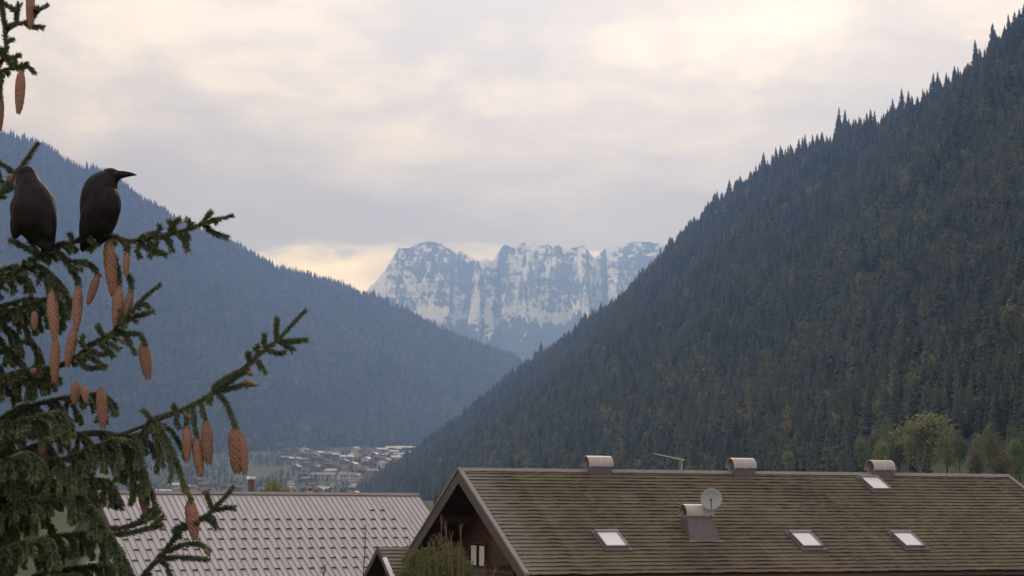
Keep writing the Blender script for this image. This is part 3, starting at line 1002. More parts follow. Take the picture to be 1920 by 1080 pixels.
def village():
    rg = random.Random(21)
    sp = [(652, 3560, 26, 18, 11, 0.2, 'white', 'pale', 'white house with a pale roof in the middle of the village'),
          (668, 3560, 14, 12, 9, -0.2, 'white', 'pale', 'small white house next to the white pale-roofed one'),
          (648, 3010, 20, 16, 15, 0.35, 'white', 'grey', 'tall whitish block at the lower edge of the village'),
          (664, 3000, 12, 12, 15, 0.35, 'white', 'grey', 'narrow whitish block beside the tall whitish one'),
          (632, 3800, 24, 16, 13, -0.3, 'orange', 'red', 'orange walled house high in the village'),
          (600, 3900, 30, 14, 9, -0.4, 'wood', 'pale', 'long pale roofed barn at the top of the village'),
          (735, 4020, 22, 16, 11, 0.0, 'wood', 'pale', 'first pale roofed chalet of the top row beside the wooded nose'),
          (754, 4030, 22, 16, 11, 0.0, 'wood', 'pale', 'middle pale roofed chalet of the top row beside the wooded nose'),
          (773, 4040, 18, 16, 10, 0.1, 'wood', 'pale', 'last pale roofed chalet of the top row beside the wooded nose'),
          (718, 3980, 26, 14, 10, 0.5, 'wood', 'pale', 'turned pale roofed chalet below the top row'),
          (750, 3720, 24, 16, 10, 0.1, 'white', 'pale', 'pale chalet close under the top row'),
          (745, 3500, 20, 16, 11, 0.2, 'cream', 'pale', 'cream chalet low beside the wooded nose'),
          (610, 3050, 38, 20, 11, 0.05, 'cream', 'grey', 'long cream building over the grey roof ridge'),
          (700, 3100, 20, 16, 12, 0.4, 'orange', 'grey', 'tan walled house at the lower right of the village')]
    for a in sp:
        village_house(*a)
    walls = ['wood', 'wood', 'wood', 'cream', 'white', 'wood']
    roofs = ['brown', 'brown', 'grey', 'red', 'brown', 'pale']
    used = [((a[0] - 960) / F_PX * a[1], a[1]) for a in sp]
    n = 0
    for _ in range(3000):
        if n >= 140:
            break
        px = rg.choice([rg.uniform(300, 790), rg.uniform(540, 790), rg.uniform(660, 790)])
        Y = rg.uniform(2450, 4050)
        X = (px - 960) / F_PX * Y
        if X > -225 + max(0, (Y - 2950)) * 0.06 or any((X - a) ** 2 + ((Y - b) * 0.7) ** 2 < 24 ** 2 for a, b in used):
            continue
        if px < 540 and (Y > 3300 or rg.random() < 0.5):
            continue
        used.append((X, Y))
        w, r = rg.choice(walls), rg.choice(roofs)
        village_house(px, Y, rg.uniform(13, 24), rg.uniform(11, 16), rg.uniform(8, 12), rg.uniform(-0.6, 0.6) + rg.choice([0, 1.57]), w, r,
                      {'brown': 'distant village chalet with a brown roof', 'grey': 'distant village chalet with a grey roof', 'red': 'distant village chalet with a reddish roof',
                       'pale': 'distant village chalet with a light roof among darker ones'}[r] + {'wood': ' and wooden walls', 'cream': ' and cream walls', 'white': ' and white walls'}[w],
                      f'{r} roofed {w} walled chalets of the far village')
        n += 1
    rr = np.random.default_rng(77)
    px = rr.uniform(-250, 800, 5200)
    Y = rr.uniform(2150, 4250, 5200)
    X = (px - 960) / F_PX * Y
    ok = np.array([all((x - a) ** 2 + (y - b) ** 2 > 15 ** 2 for a, b in used) for x, y in zip(X, Y)])
    ok &= (fbm(X / 120, Y / 120, 2, 91) > 0.44) & (X < -215)
    X, Y = X[ok], Y[ok]
    P = np.stack([X, Y, ground_z(X, Y)], 1)
    half = rr.random(len(P)) < 0.6
    scatter('broadleaf_wood', P[half], rr.uniform(6, 12, half.sum()), np.full(half.sum(), 1.1), src_b, 'garden trees scattered between the houses of the far village', 'wood')
    scatter('spruce_wood', P[~half], rr.uniform(9, 18, (~half).sum()), np.full((~half).sum(), 1.2), SPR_SRC, 'dark spruces scattered between the houses of the far village', 'wood')


village()

# ------------------------------------------------------------------ houses in front


def hit(px, py, p, n):
    """point where the view ray through a photo pixel meets the plane (p, n)"""
    o = Vector((0, 0, CAMZ))
    d = at(px, py, 1.0) - o
    return o + d * ((p - o).dot(n) / d.dot(n))


class House:
    """frame of a gabled house: x along the ridge, y away from the viewer's side, apex above the origin"""
    def __init__(self, apex, A, p):
        self.apex, self.A, self.p = apex, A, p
        self.T = Matrix.Translation((apex.x, apex.y, 0)) @ Matrix.Rotation(A, 4, 'Z')
        self.Ti = self.T.inverted()
        self.z = apex.z
        self.down = Vector((0, -math.cos(p), -math.sin(p)))
        self.nor = Vector((0, -math.sin(p), math.cos(p)))
        self.wdown = self.T.to_3x3() @ self.down
        self.wnor = self.T.to_3x3() @ self.nor

    def roof(self, px, py):
        """(along ridge, down slope) of the roof point seen at a pixel"""
        q = self.Ti @ hit(px, py, self.apex, self.wnor) - Vector((0, 0, self.z))
        return q.x, q.dot(self.down)

    def P(self, x, d, up=0.0):
        return Vector((x, 0, self.z)) + self.down * d + self.nor * up

    def ridge_x(self, px):
        n = Vector((1, -(px - 960) / F_PX, 0))
        a, d = self.T @ Vector((0, 0, self.z)), self.T.to_3x3() @ Vector((1, 0, 0))
        o = Vector((0, 0, CAMZ))
        return (o - a).dot(n) / d.dot(n)


def roof_matrix(h, x, d, up=0.0):
    """x along ridge, y up the slope, z out of the roof"""
    p = h.P(x, d, up)
    m = Matrix(((1, 0, 0, p.x), (0, math.cos(h.p), -math.sin(h.p), p.y), (0, math.sin(h.p), math.cos(h.p), p.z), (0, 0, 0, 1)))
    return m


def brown_house():
    h = House(at(862, 882, 60.0), rad(20), rad(26.5))
    L, S, SL = 23.05, 7.62, 9.3
    root = thing('wooden_chalet', (h.apex.x, h.apex.y, 0), 'large chalet with mossy brown tiled roof and dark red gable in front', 'house', h.A)
    cp, sp_ = math.cos(h.p), math.sin(h.p)
    zr = h.z
    # roof deck, both slopes
    mb = MB()
    mb.prism([(0.02, 0, zr - 0.05), (0.02, SL * cp, zr - SL * sp_ - 0.05), (0.02, SL * cp, zr - SL * sp_ - 0.27), (0.02, 0, zr - 0.29), (0.02, -S * cp, zr - S * sp_ - 0.27), (0.02, -S * cp, zr - S * sp_ - 0.05)], (L - 0.04, 0, 0))
    roof = mb.build('roof', M['soffit'], root)
    # tile courses
    rg = random.Random(4)
    pitch_ = 0.262
    nseg = 110

    def course(seed):
        r2 = random.Random(seed)
        m2 = MB()
        vs, fs = [], []
        for i in range(nseg + 1):
            x = L * i / nseg
            j = r2.uniform(-0.013, 0.013) + 0.006 * math.sin(i * 0.9 + seed)
            k = r2.uniform(-0.012, 0.012)
            vs += [(x, 0.03, 0.005), (x, -pitch_ - 0.02 + k, 0.052 + j), (x, -pitch_ - 0.022 + k, 0.027 + j), (x, 0.03, -0.02)]
        for i in range(nseg):
            a, b = i * 4, i * 4 + 4
            fs += [(a, a + 1, b + 1, b), (a + 1, a + 2, b + 2, b + 1), (a + 2, a + 3, b + 3, b + 2), (a + 3, a, b, b + 3)]
        fs += [(0, 3, 2, 1), (nseg * 4, nseg * 4 + 1, nseg * 4 + 2, nseg * 4 + 3)]
        m2.add(vs, fs)
        return m2.mesh('tile_course', M['tiles'])
    var = [course(s) for s in range(4)]
    for k in range(29):
        o = link('tile_course', var[rg.randrange(4)], roof)
        o.matrix_local = roof_matrix(h, 0, k * pitch_)
    for k in range(35):
        o = link('tile_course', var[rg.randrange(4)], roof)
        p = Vector((L, 0, zr)) + Vector((0, cp, -sp_)) * (k * pitch_)
        o.matrix_local = Matrix.Translation(p) @ Matrix.Rotation(math.pi, 4, 'Z') @ Matrix.Rotation(h.p, 4, 'X')
    # ridge cap of lapped pieces
    for i in range(24):
        m2 = MB()
        x0, x1 = i * L / 24, (i + 1) * L / 24 + 0.03
        m2.prism([(x0, -0.17, zr - 0.02), (x0, -0.07, zr + 0.10), (x0, 0.07, zr + 0.10), (x0, 0.17, zr - 0.02)][::-1], (x1 - x0, 0, 0.006))
        m2.build('ridge_tile', M['ridge_cap'], roof)
    # verge boards (gable ends), with a zinc edge on top
    for gx, sgn in ((-0.05, -1), (L, 1)):
        for s, ln in ((-1, S), (1, SL)):
            m2 = MB()
            e = Vector((0, s * cp, -sp_)) * (ln + 0.05)
            a = Vector((gx, 0, zr + 0.02))
            ring = [a, a + e, a + e + Vector((0, 0, -0.42)), a + Vector((0, 0, -0.46))]
            if s > 0:
                ring.reverse()
            m2.prism(ring, (0.05, 0, 0))
            m2.build('verge_board', M['verge'], roof)
            m2 = MB()
            a = Vector((gx - 0.035 if sgn < 0 else gx - 0.06, 0, zr + 0.022))
            ring = [a, a + e, a + e + Vector((0, 0, 0.085)), a + Vector((0, 0, 0.085))]
            if s < 0:
                ring.reverse()
            m2.prism(ring, (0.15, 0, 0))
            m2.build('verge_flashing', M['flashing'], roof)
    # gutter along the near eave
    m2 = MB()
    q = h.P(0, S + 0.06)
    arc = [(0.1, q.y + 0.075 * math.cos(t), q.z - 0.06 + 0.075 * math.sin(t)) for t in np.linspace(math.pi, 2 * math.pi, 7)]
    arc += [(0.1, y * 0.85 + q.y * 0.15, z + 0.008) for _, y, z in reversed(arc[1:-1])]
    m2.prism(arc, (L - 0.2, 0, 0))
    m2.build('gutter', M['zinc_dark'], roof)
    # walls
    wy0, wy1, wx0, wx1 = -5.75, 7.2, 1.35, L - 1.2
    m2 = MB()
    ring = [(wx0, wy0, 0), (wx0, wy0, zr + wy0 * math.tan(h.p) - 0.31), (wx0, 0, zr - 0.31), (wx0, wy1, zr - wy1 * math.tan(h.p) - 0.31), (wx0, wy1, 0)]
    m2.prism(ring, (wx1 - wx0, 0, 0))
    wall = m2.build('wall', M['redwood'], root)
    # purlins carrying the overhang
    for y in (0.0, -2.6, 2.6, -5.2, 5.2):
        m2 = MB()
        zt = zr - abs(y) * math.tan(h.p) - 0.31
        m2.box((0.1, y - 0.11, zt - 0.26), (wx0, y + 0.11, zt))
        m2.build('purlin', M['timber'], root)
    # gable window with white curtains and open shutters
    wn = h.T.to_3x3() @ Vector((-1, 0, 0))
    wp = h.T @ Vector((wx0, 0, 0))
    loc = lambda px, py: h.Ti @ hit(px, py, wp, wn)
    a, b = loc(884, 1019), loc(912, 1064)
    y0, y1, z0, z1 = min(a.y, b.y), max(a.y, b.y), b.z, a.z
    win = MB()
    win.box((wx0 - 0.03, y0, z0), (wx0 - 0.004, y1, z1))
    win = win.build('window', M['glass'], root)
    for (u0, u1) in ((0.05, 0.40), (0.60, 0.93)):
        m2 = MB()
        ys_ = np.linspace(y1 - (y1 - y0) * u1, y1 - (y1 - y0) * u0, 9)
        vs, fs = [], []
        for i, yy in enumerate(ys_):
            xx = wx0 - 0.045 - 0.012 * (i % 2)
            vs += [(xx, yy, z0 + 0.05), (xx, yy, z1 - 0.06)]
        fs = [(2 * i, 2 * i + 1, 2 * i + 3, 2 * i + 2) for i in range(8)]
        m2.add(vs, fs)
        m2.build('curtain', M['curtain'], win)
    for (ya, yb, za, zb) in ((y0 - 0.06, y0, z0 - 0.06, z1 + 0.06), (y1, y1 + 0.06, z0 - 0.06, z1 + 0.06), (y0, y1, z1, z1 + 0.06), (y0, y1, z0 - 0.06, z0), ((y0 + y1) / 2 - 0.025, (y0 + y1) / 2 + 0.025, z0, z1)):
        m2 = MB()
        m2.box((wx0 - 0.09, ya, za), (wx0 - 0.004, yb, zb))
        m2.build('frame', M['timber'], win)
    m2 = MB()
    ca, cb = loc(925, 1012), loc(958, 1062)
    m2.box((wx0 - 0.07, min(ca.y, cb.y), cb.z), (wx0 - 0.004, max(ca.y, cb.y), ca.z))
    m2.build('shutter', M['timber'], root)
    # balcony floor and rail
    bz = z0 - 0.95
    m2 = MB()
    m2.box((wx0 - 1.0, -4.6, bz - 0.15), (wx0 - 0.002, 3.6, bz))
    m2.build('balcony', M['timber'], root)
    m2 = MB()
    m2.box((wx0 - 1.0, -4.6, bz + 0.92), (wx0 - 0.9, 3.6, bz + 1.0))
    m2.build('handrail', M['timber'], root)
    bal = MB()
    bal.box((-0.02, -0.055, 0), (0.02, 0.055, 0.92))
    bal = bal.mesh('baluster', M['timber'])
    for i in range(48):
        o = link('baluster', bal, root)
        o.location = (wx0 - 0.95, -4.5 + i * 0.168, bz)
    # skylights
    for k, (px, py) in enumerate(((1112, 1002), (1476, 1003), (1666, 1003), (1608, 899))):
        x, d = h.roof(px, py)
        w, l = 0.86, 1.12
        sk = link('skylight', None, roof)
        sk.matrix_local = roof_matrix(h, x, d, 0.05)
        m2 = MB()
        m2.box((-0.06, -l - 0.16, -0.06), (w + 0.06, 0.07, 0.045))
        m2.build('flashing', M['zinc_dark'], sk)
        for (xa, xb, ya, yb, zt, mt) in ((0, w, -0.14, 0, 0.15, 'flashing'), (0, w, -l, -l + 0.05, 0.12, 'flashing'), (0, 0.05, -l + 0.05, -0.14, 0.13, 'zinc_dark'), (w - 0.09, w, -l + 0.05, -0.14, 0.13, 'flashing')):
            m2 = MB()
            m2.box((xa, ya, 0.047), (xb, yb, zt))
            m2.build('frame', M[mt], sk)
        m2 = MB()
        m2.box((0.052, -l + 0.052, 0.06), (w - 0.092, -0.142, 0.105))
        m2.build('pane', M['white_pane'], sk)
    # barrel-hooded chimney cowls

    def cowl(x, d, w, body_h, front, lab):
        c = link('chimney_cowl', None, roof)
        p = h.P(x, d)
        c.location = p
        c['label'] = lab
        dep = 0.56
        m2 = MB()
        zb = -0.45 if d < 0.3 else -0.6
        ring = [(0, -dep / 2 - front, zb if front == 0 else -0.30), (0, -dep / 2, body_h), (0, dep / 2, body_h), (0, dep / 2, zb)]
        vs = [Vector(q) for q in ring] + [Vector(q) + Vector((w, 0, 0)) for q in ring]
        if front:
            vs[0].x -= 0.10
            vs[4].x += 0.14
        m2.add(vs, [(3, 2, 1, 0), (4, 5, 6, 7), (0, 1, 5, 4), (1, 2, 6, 5), (2, 3, 7, 6), (3, 0, 4, 7)])
        m2.build('stack', M['zinc_dark'], c)
        m2 = MB()
        for xx in (0.03, w - 0.07):
            for yy in (-dep / 2 + 0.03, dep / 2 - 0.07):
                m2.box((xx, yy, body_h - 0.01), (xx + 0.04, yy + 0.04, body_h + 0.16))
        m2.build('bracket', M['zinc_lite'], c)
        m2 = MB()
        R = dep / 2 + 0.07
        pts_ = [(R * math.cos(t), 0.03 + R * 0.98 * math.sin(t)) for t in np.linspace(-0.12, math.pi + 0.12, 17)]
        outer = [(-0.05, y, body_h + 0.05 + z) for y, z in pts_]
        inner = [(-0.05, y * 0.95, body_h + 0.05 + z * 0.95) for y, z in reversed(pts_)]
        m2.prism(outer + inner, (w + 0.1, 0, 0))
        m2.build('hood', M['zinc_lite'], c)
        if front:
            m2 = MB()
            m2.box((-0.12, -dep / 2 - front - 0.16, -0.345), (w + 0.2, -dep / 2 - front - 0.01, -0.305), None)
            m2.build('apron', M['zinc_lite'], c)
        return c
    for px, lb in ((1101, 'barrel hooded cowl on the ridge nearest the gable'), (1370, 'barrel hooded cowl on the middle of the ridge'), (1630, 'barrel hooded cowl at the far end of the ridge')):
        cowl(h.ridge_x(px), 0.0, 0.86, 0.16, 0.0, lb)
    x, d = h.roof(1286, 1000)
    cw = cowl(x, d - 0.15, 0.94, 0.50, 0.34, 'large barrel hooded cowl standing in the middle of the roof slope')
    # satellite dish on a short mast
    x, d = h.roof(1334, 1004)
    base = h.P(x, d, 0.02)
    sd = link('satellite_dish', None, roof)
    sd.location = base
    sd['label'] = 'round pale grey satellite dish on a short mast'
    m2 = MB()
    m2.tube([(0, 0, -0.05), (0, 0, 1.02)], 0.035, 8)
    m2.build('mast', M['zinc_dark'], sd)
    face = Vector((-0.16, -0.93, 0.34)).normalized()
    face = h.T.to_3x3().inverted() @ face
    rot = face.to_track_quat('Z', 'Y').to_matrix().to_4x4()
    m2 = MB()
    R = 0.375
    vs, fs = [], []
    for j in range(7):
        rr = R * j / 6
        for i in range(28):
            t = 2 * math.pi * i / 28
            vs.append(Vector((rr * math.cos(t), rr * 1.06 * math.sin(t), 0.32 * rr * rr / R)))
    nb = len(vs)
    vs += [v - Vector((0, 0, 0.015)) for v in vs]
    for j in range(6):
        for i in range(28):
            i2 = (i + 1) % 28
            fs.append((j * 28 + i, j * 28 + i2, (j + 1) * 28 + i2, (j + 1) * 28 + i))
            fs.append((nb + j * 28 + i, nb + (j + 1) * 28 + i, nb + (j + 1) * 28 + i2, nb + j * 28 + i2))
    for i in range(28):
        i2 = (i + 1) % 28
        fs.append((6 * 28 + i, 6 * 28 + i2, nb + 6 * 28 + i2, nb + 6 * 28 + i))
    cdish = Vector((0.02, 0, 1.15)) + face * 0.1
    mm = Matrix.Translation(cdish) @ rot
    m2.add([mm @ v for v in vs], fs)
    m2.build('reflector', M['dish'], sd, True)
    m2 = MB()
    tip = cdish + face * 0.42 + Vector((0, 0, -0.12))
    m2.tube([cdish + Vector((0, 0, -0.36)) + face * 0.02, cdish + Vector((0, 0, -0.33)) + face * 0.2, tip], 0.018, 6)
    m2.tube([tip - face * 0.02, tip - face * 0.12 + Vector((0, 0, 0.01))], [0.05, 0.035], 10)
    m2.build('feed_arm', M['zinc_dark'], sd)
    return h


BH = brown_house()


def small_gable():
    h = House(at(710, 1026, 67.0), rad(20), rad(30))
    root = thing('small_chalet', (h.apex.x, h.apex.y, 0), 'small gabled brown roof tucked behind the big chalet gable', 'house', h.A)
    zr, L, S = h.z, 5.5, 3.0
    cp, sp_ = math.cos(h.p), math.sin(h.p)
    mb = MB()
    mb.prism([(0, 0, zr - 0.03), (0, S * cp, zr - S * sp_ - 0.03), (0, S * cp, zr - S * sp_ - 0.15), (0, 0, zr - 0.15), (0, -S * cp, zr - S * sp_ - 0.15), (0, -S * cp, zr - S * sp_ - 0.03)], (L, 0, 0))
    roof = mb.build('roof', M['soffit'], root)
    cm = MB()
    cm.prism([(0, 0.02, 0.0), (0, -0.27, 0.05), (0, -0.27, 0.02), (0, 0.02, -0.02)], (L, 0, 0))
    cm = cm.mesh('tile_course', M['tiles'])
    for k in range(11):
        o = link('tile_course', cm, roof)
        o.matrix_local = roof_matrix(h, 0, k * 0.265)
        o = link('tile_course', cm, roof)
        o.matrix_local = Matrix.Translation(Vector((L, 0, zr)) + Vector((0, cp, -sp_)) * (k * 0.265)) @ Matrix.Rotation(math.pi, 4, 'Z') @ Matrix.Rotation(h.p, 4, 'X')
    for s in (-1, 1):
        m2 = MB()
        e = Vector((0, s * cp, -sp_)) * (S + 0.03)
        a = Vector((-0.05, 0, zr + 0.05))
        ring = [a, a + e, a + e + Vector((0, 0, -0.26)), a + Vector((0, 0, -0.28))]
        if s > 0:
            ring.reverse()
        m2.prism(ring, (0.05, 0, 0))
        m2.build('verge_board', M['verge'], roof)
        if s < 0:
            m2 = MB()
            a = Vector((-0.07, 0, zr + 0.055)) + Vector((0, -cp, -sp_)) * 1.0
            e = Vector((0, -cp, -sp_)) * 1.9
            m2.prism([a, a + Vector((0, 0, 0.08)), a + e + Vector((0, 0, 0.08)), a + e], (0.16, 0, 0))
            m2.build('verge_flashing', M['white'], roof)
    m2 = MB()
    t = math.tan(h.p)
    m2.prism([(0.7, -2.2, 0), (0.7, -2.2, zr - 2.2 * t - 0.18), (0.7, 0, zr - 0.18), (0.7, 2.2, zr - 2.2 * t - 0.18), (0.7, 2.2, 0)], (4.4, 0, 0))
    m2.build('wall', M['redwood'], root)
    m2 = MB()
    m2.box((0.66, -0.6, zr - 2.3), (0.698, 0.6, zr - 1.1))
    m2.build('window', M['glass'], root)


small_gable()


def grey_house():
    h = House(at(178, 923, 95.0), rad(32), rad(34))
    L, S = 20.6, 9.0
    root = thing('metal_roofed_house', (h.apex.x, h.apex.y, 0), 'house with a pale grey ribbed sheet metal roof dotted with snow guards', 'house', h.A)
    zr = h.z
    cp, sp_ = math.cos(h.p), math.sin(h.p)
    mb = MB()
    mb.prism([(0, 0, zr), (0, S * cp, zr - S * sp_), (0, S * cp, zr - S * sp_ - 0.2), (0, 0, zr - 0.22), (0, -S * cp, zr - S * sp_ - 0.2), (0, -S * cp, zr - S * sp_)], (L, 0, 0))
    roof = mb.build('roof', M['metal_roof'], root)
    sm = MB()
    sm.prism([(-0.028, 0, 0.003), (0.028, 0, 0.003), (0.016, 0, 0.055), (-0.016, 0, 0.055)][::-1], (0, -S, 0))
    sm = sm.mesh('seam', M['seam'])
    gm = MB()
    gm.prism([(-0.14, 0, 0.003), (-0.14, -0.09, 0.003), (-0.14, -0.10, 0.11), (-0.14, -0.075, 0.11)], (0.28, 0, 0))
    gm = gm.mesh('snow_guard', M['guard'])
    n = 60
    step = L / n
    for i in range(n + 1):
        o = link('seam', sm, roof)
        o.matrix_local = roof_matrix(h, min(max(i * step, 0.03), L - 0.03), 0.1)
    for r in range(9):
        for c in range(31):
            i = 2 * c + (1 if r % 2 else 0)
            if i >= n - 7 + (r // 2) * 1 or (r == 0 and not n - 13 < i < n - 8) or i < 1:
                continue
            o = link('snow_guard', gm, roof)
            o.matrix_local = roof_matrix(h, (i + 0.5) * step, 1.70 + (r * 0.95))
    m2 = MB()
    m2.prism([(0, -0.24, zr - 0.06), (0, -0.05, zr + 0.11), (0, 0.05, zr + 0.11), (0, 0.24, zr - 0.06)][::-1], (L, 0, 0))
    m2.build('ridge_cap', M['ridge_cap'], roof)
    for gx in (-0.06, L + 0.01):
        for s in (-1, 1):
            m2 = MB()
            e = Vector((0, s * cp, -sp_)) * (S + 0.03)
            a = Vector((gx, 0, zr + 0.07))
            ring = [a, a + e, a + e + Vector((0, 0, -0.34)), a + Vector((0, 0, -0.38))]
            if s > 0:
                ring.reverse()
            m2.prism(ring, (0.05, 0, 0))
            m2.build('verge_board', M['verge'], roof)
    t = math.tan(h.p)
    W = S * cp - 0.8
    m2 = MB()
    m2.prism([(0.9, -W, 0), (0.9, -W, zr - W * t - 0.24), (0.9, 0, zr - 0.24), (0.9, W, zr - W * t - 0.24), (0.9, W, 0)], (L - 1.8, 0, 0))
    m2.build('wall', M['render'], root)
    for y in (-3.6, -0.7, 2.2):
        m2 = MB()
        m2.box((0.86, y, zr - 5.4), (0.897, y + 1.2, zr - 4.0))
        w = m2.build('window', M['glass'], root)
        for (ya, yb, za, zb) in ((y - 0.07, y, zr - 5.47, zr - 3.93), (y + 1.2, y + 1.27, zr - 5.47, zr - 3.93), (y, y + 1.2, zr - 4.0, zr - 3.93), (y, y + 1.2, zr - 5.47, zr - 5.4), (y + 0.57, y + 0.63, zr - 5.4, zr - 4.0)):
            m2 = MB()
            m2.box((0.83, ya, za), (0.898, yb, zb))
            m2.build('frame', M['white'], w)
    # chimney behind the ridge and a small vent
    for px, top, wid, cap in ((482, 900, 0.27, True), (372, 914, 0.30, False)):
        x = h.ridge_x(px)
        zt = at(px, top, (h.T @ Vector((x, 0.5, 0))).y).z
        ch = MB()
        ch.box((x - wid / 2, 0.35, zr - 0.9), (x + wid / 2, 0.35 + wid, zt))
        ch = ch.build('chimney', M['brick' if cap else 'zinc_lite'], roof)
        m2 = MB()
        z0 = zt + (0.06 if cap else 0.003)
        m2.prism([(x - wid * 0.95, 0.25, z0), (x + wid * 0.95, 0.25, z0), (x + wid * 0.55, 0.25, z0 + 0.16), (x - wid * 0.55, 0.25, z0 + 0.16)][::-1], (0, wid + 0.2, 0))
        m2.build('cap', M['white' if cap else 'zinc_lite'], ch)
        if cap:
            for sx in (-1, 1):
                m2 = MB()
                m2.box((x + sx * wid * 0.35 - 0.02, 0.45, zt - 0.01), (x + sx * wid * 0.35 + 0.02, 0.49, z0 + 0.01))
                m2.build('bracket', M['zinc_dark'], ch)
    return h


GH = grey_house()


def garden():
    # trees and bushes around the two houses
    def bt(px, top, Y, key, wide, label, var=0, base=None):
        x = at(px, top, Y)
        put_tree('broadleaf_tree', (x.x, x.y, 0.0), x.z, BIG[key][var], BROAD_TRUNK, label, None, wide)
    bt(512, 896, 150, 'yellow', 0.42, 'bright yellow-green treetop showing over the grey roof ridge')
    bt(532, 906, 152, 'yellow', 0.36, 'lower yellow-green treetop beside the brighter one over the grey roof', 1)
    bt(585, 914, 150, 'brown', 0.42, 'brownish treetop just over the grey roof ridge', 0)
    for px, top, Y, wide, lb in ((817, 916, 80, 0.75, 'dark small spruce between the two roofs'), (1268, 856, 95, 1.0, 'dark conifer tip just behind the brown ridge beside the pale antenna'),
                                 (1320, 858, 98, 0.8, 'dark conifer tip behind the brown ridge left of the middle cowl')):
        x = at(px, top, Y)
        put_tree('spruce_tree', (x.x, x.y, 0), x.z, SPRUCE[2], SPRUCE_TRUNK, lb, None, wide)
    # antenna on a pole behind the ridge
    a = at(1228, 851, 85)
    b = at(1278, 862, 85)
    t = thing('antenna', (b.x, b.y, 0), 'pale slanting rooftop antenna sticking out behind the brown ridge', 'antenna')
    m2 = MB()
    bx = Vector((0, 0, b.z))
    m2.tube([(0, 0, 0), (0, 0, b.z + 0.05)], 0.03, 8)
    m2.build('mast', M['pale_wood'], t)
    ax = a - Vector((b.x, b.y, 0))
    m2 = MB()
    m2.tube([bx + (bx - ax) * 0.1, ax], [0.045, 0.03], 8)
    m2.build('boom', M['pale_wood'], t)
    for i in range(9):
        q = bx + (ax - bx) * (i / 8)
        m2 = MB()
        l = 0.28 - 0.016 * i
        m2.tube([q + Vector((0.05, -l, 0)), q + Vector((-0.05, l, 0))], 0.016, 6)
        m2.build('element', M['pale_wood'], t)


garden()


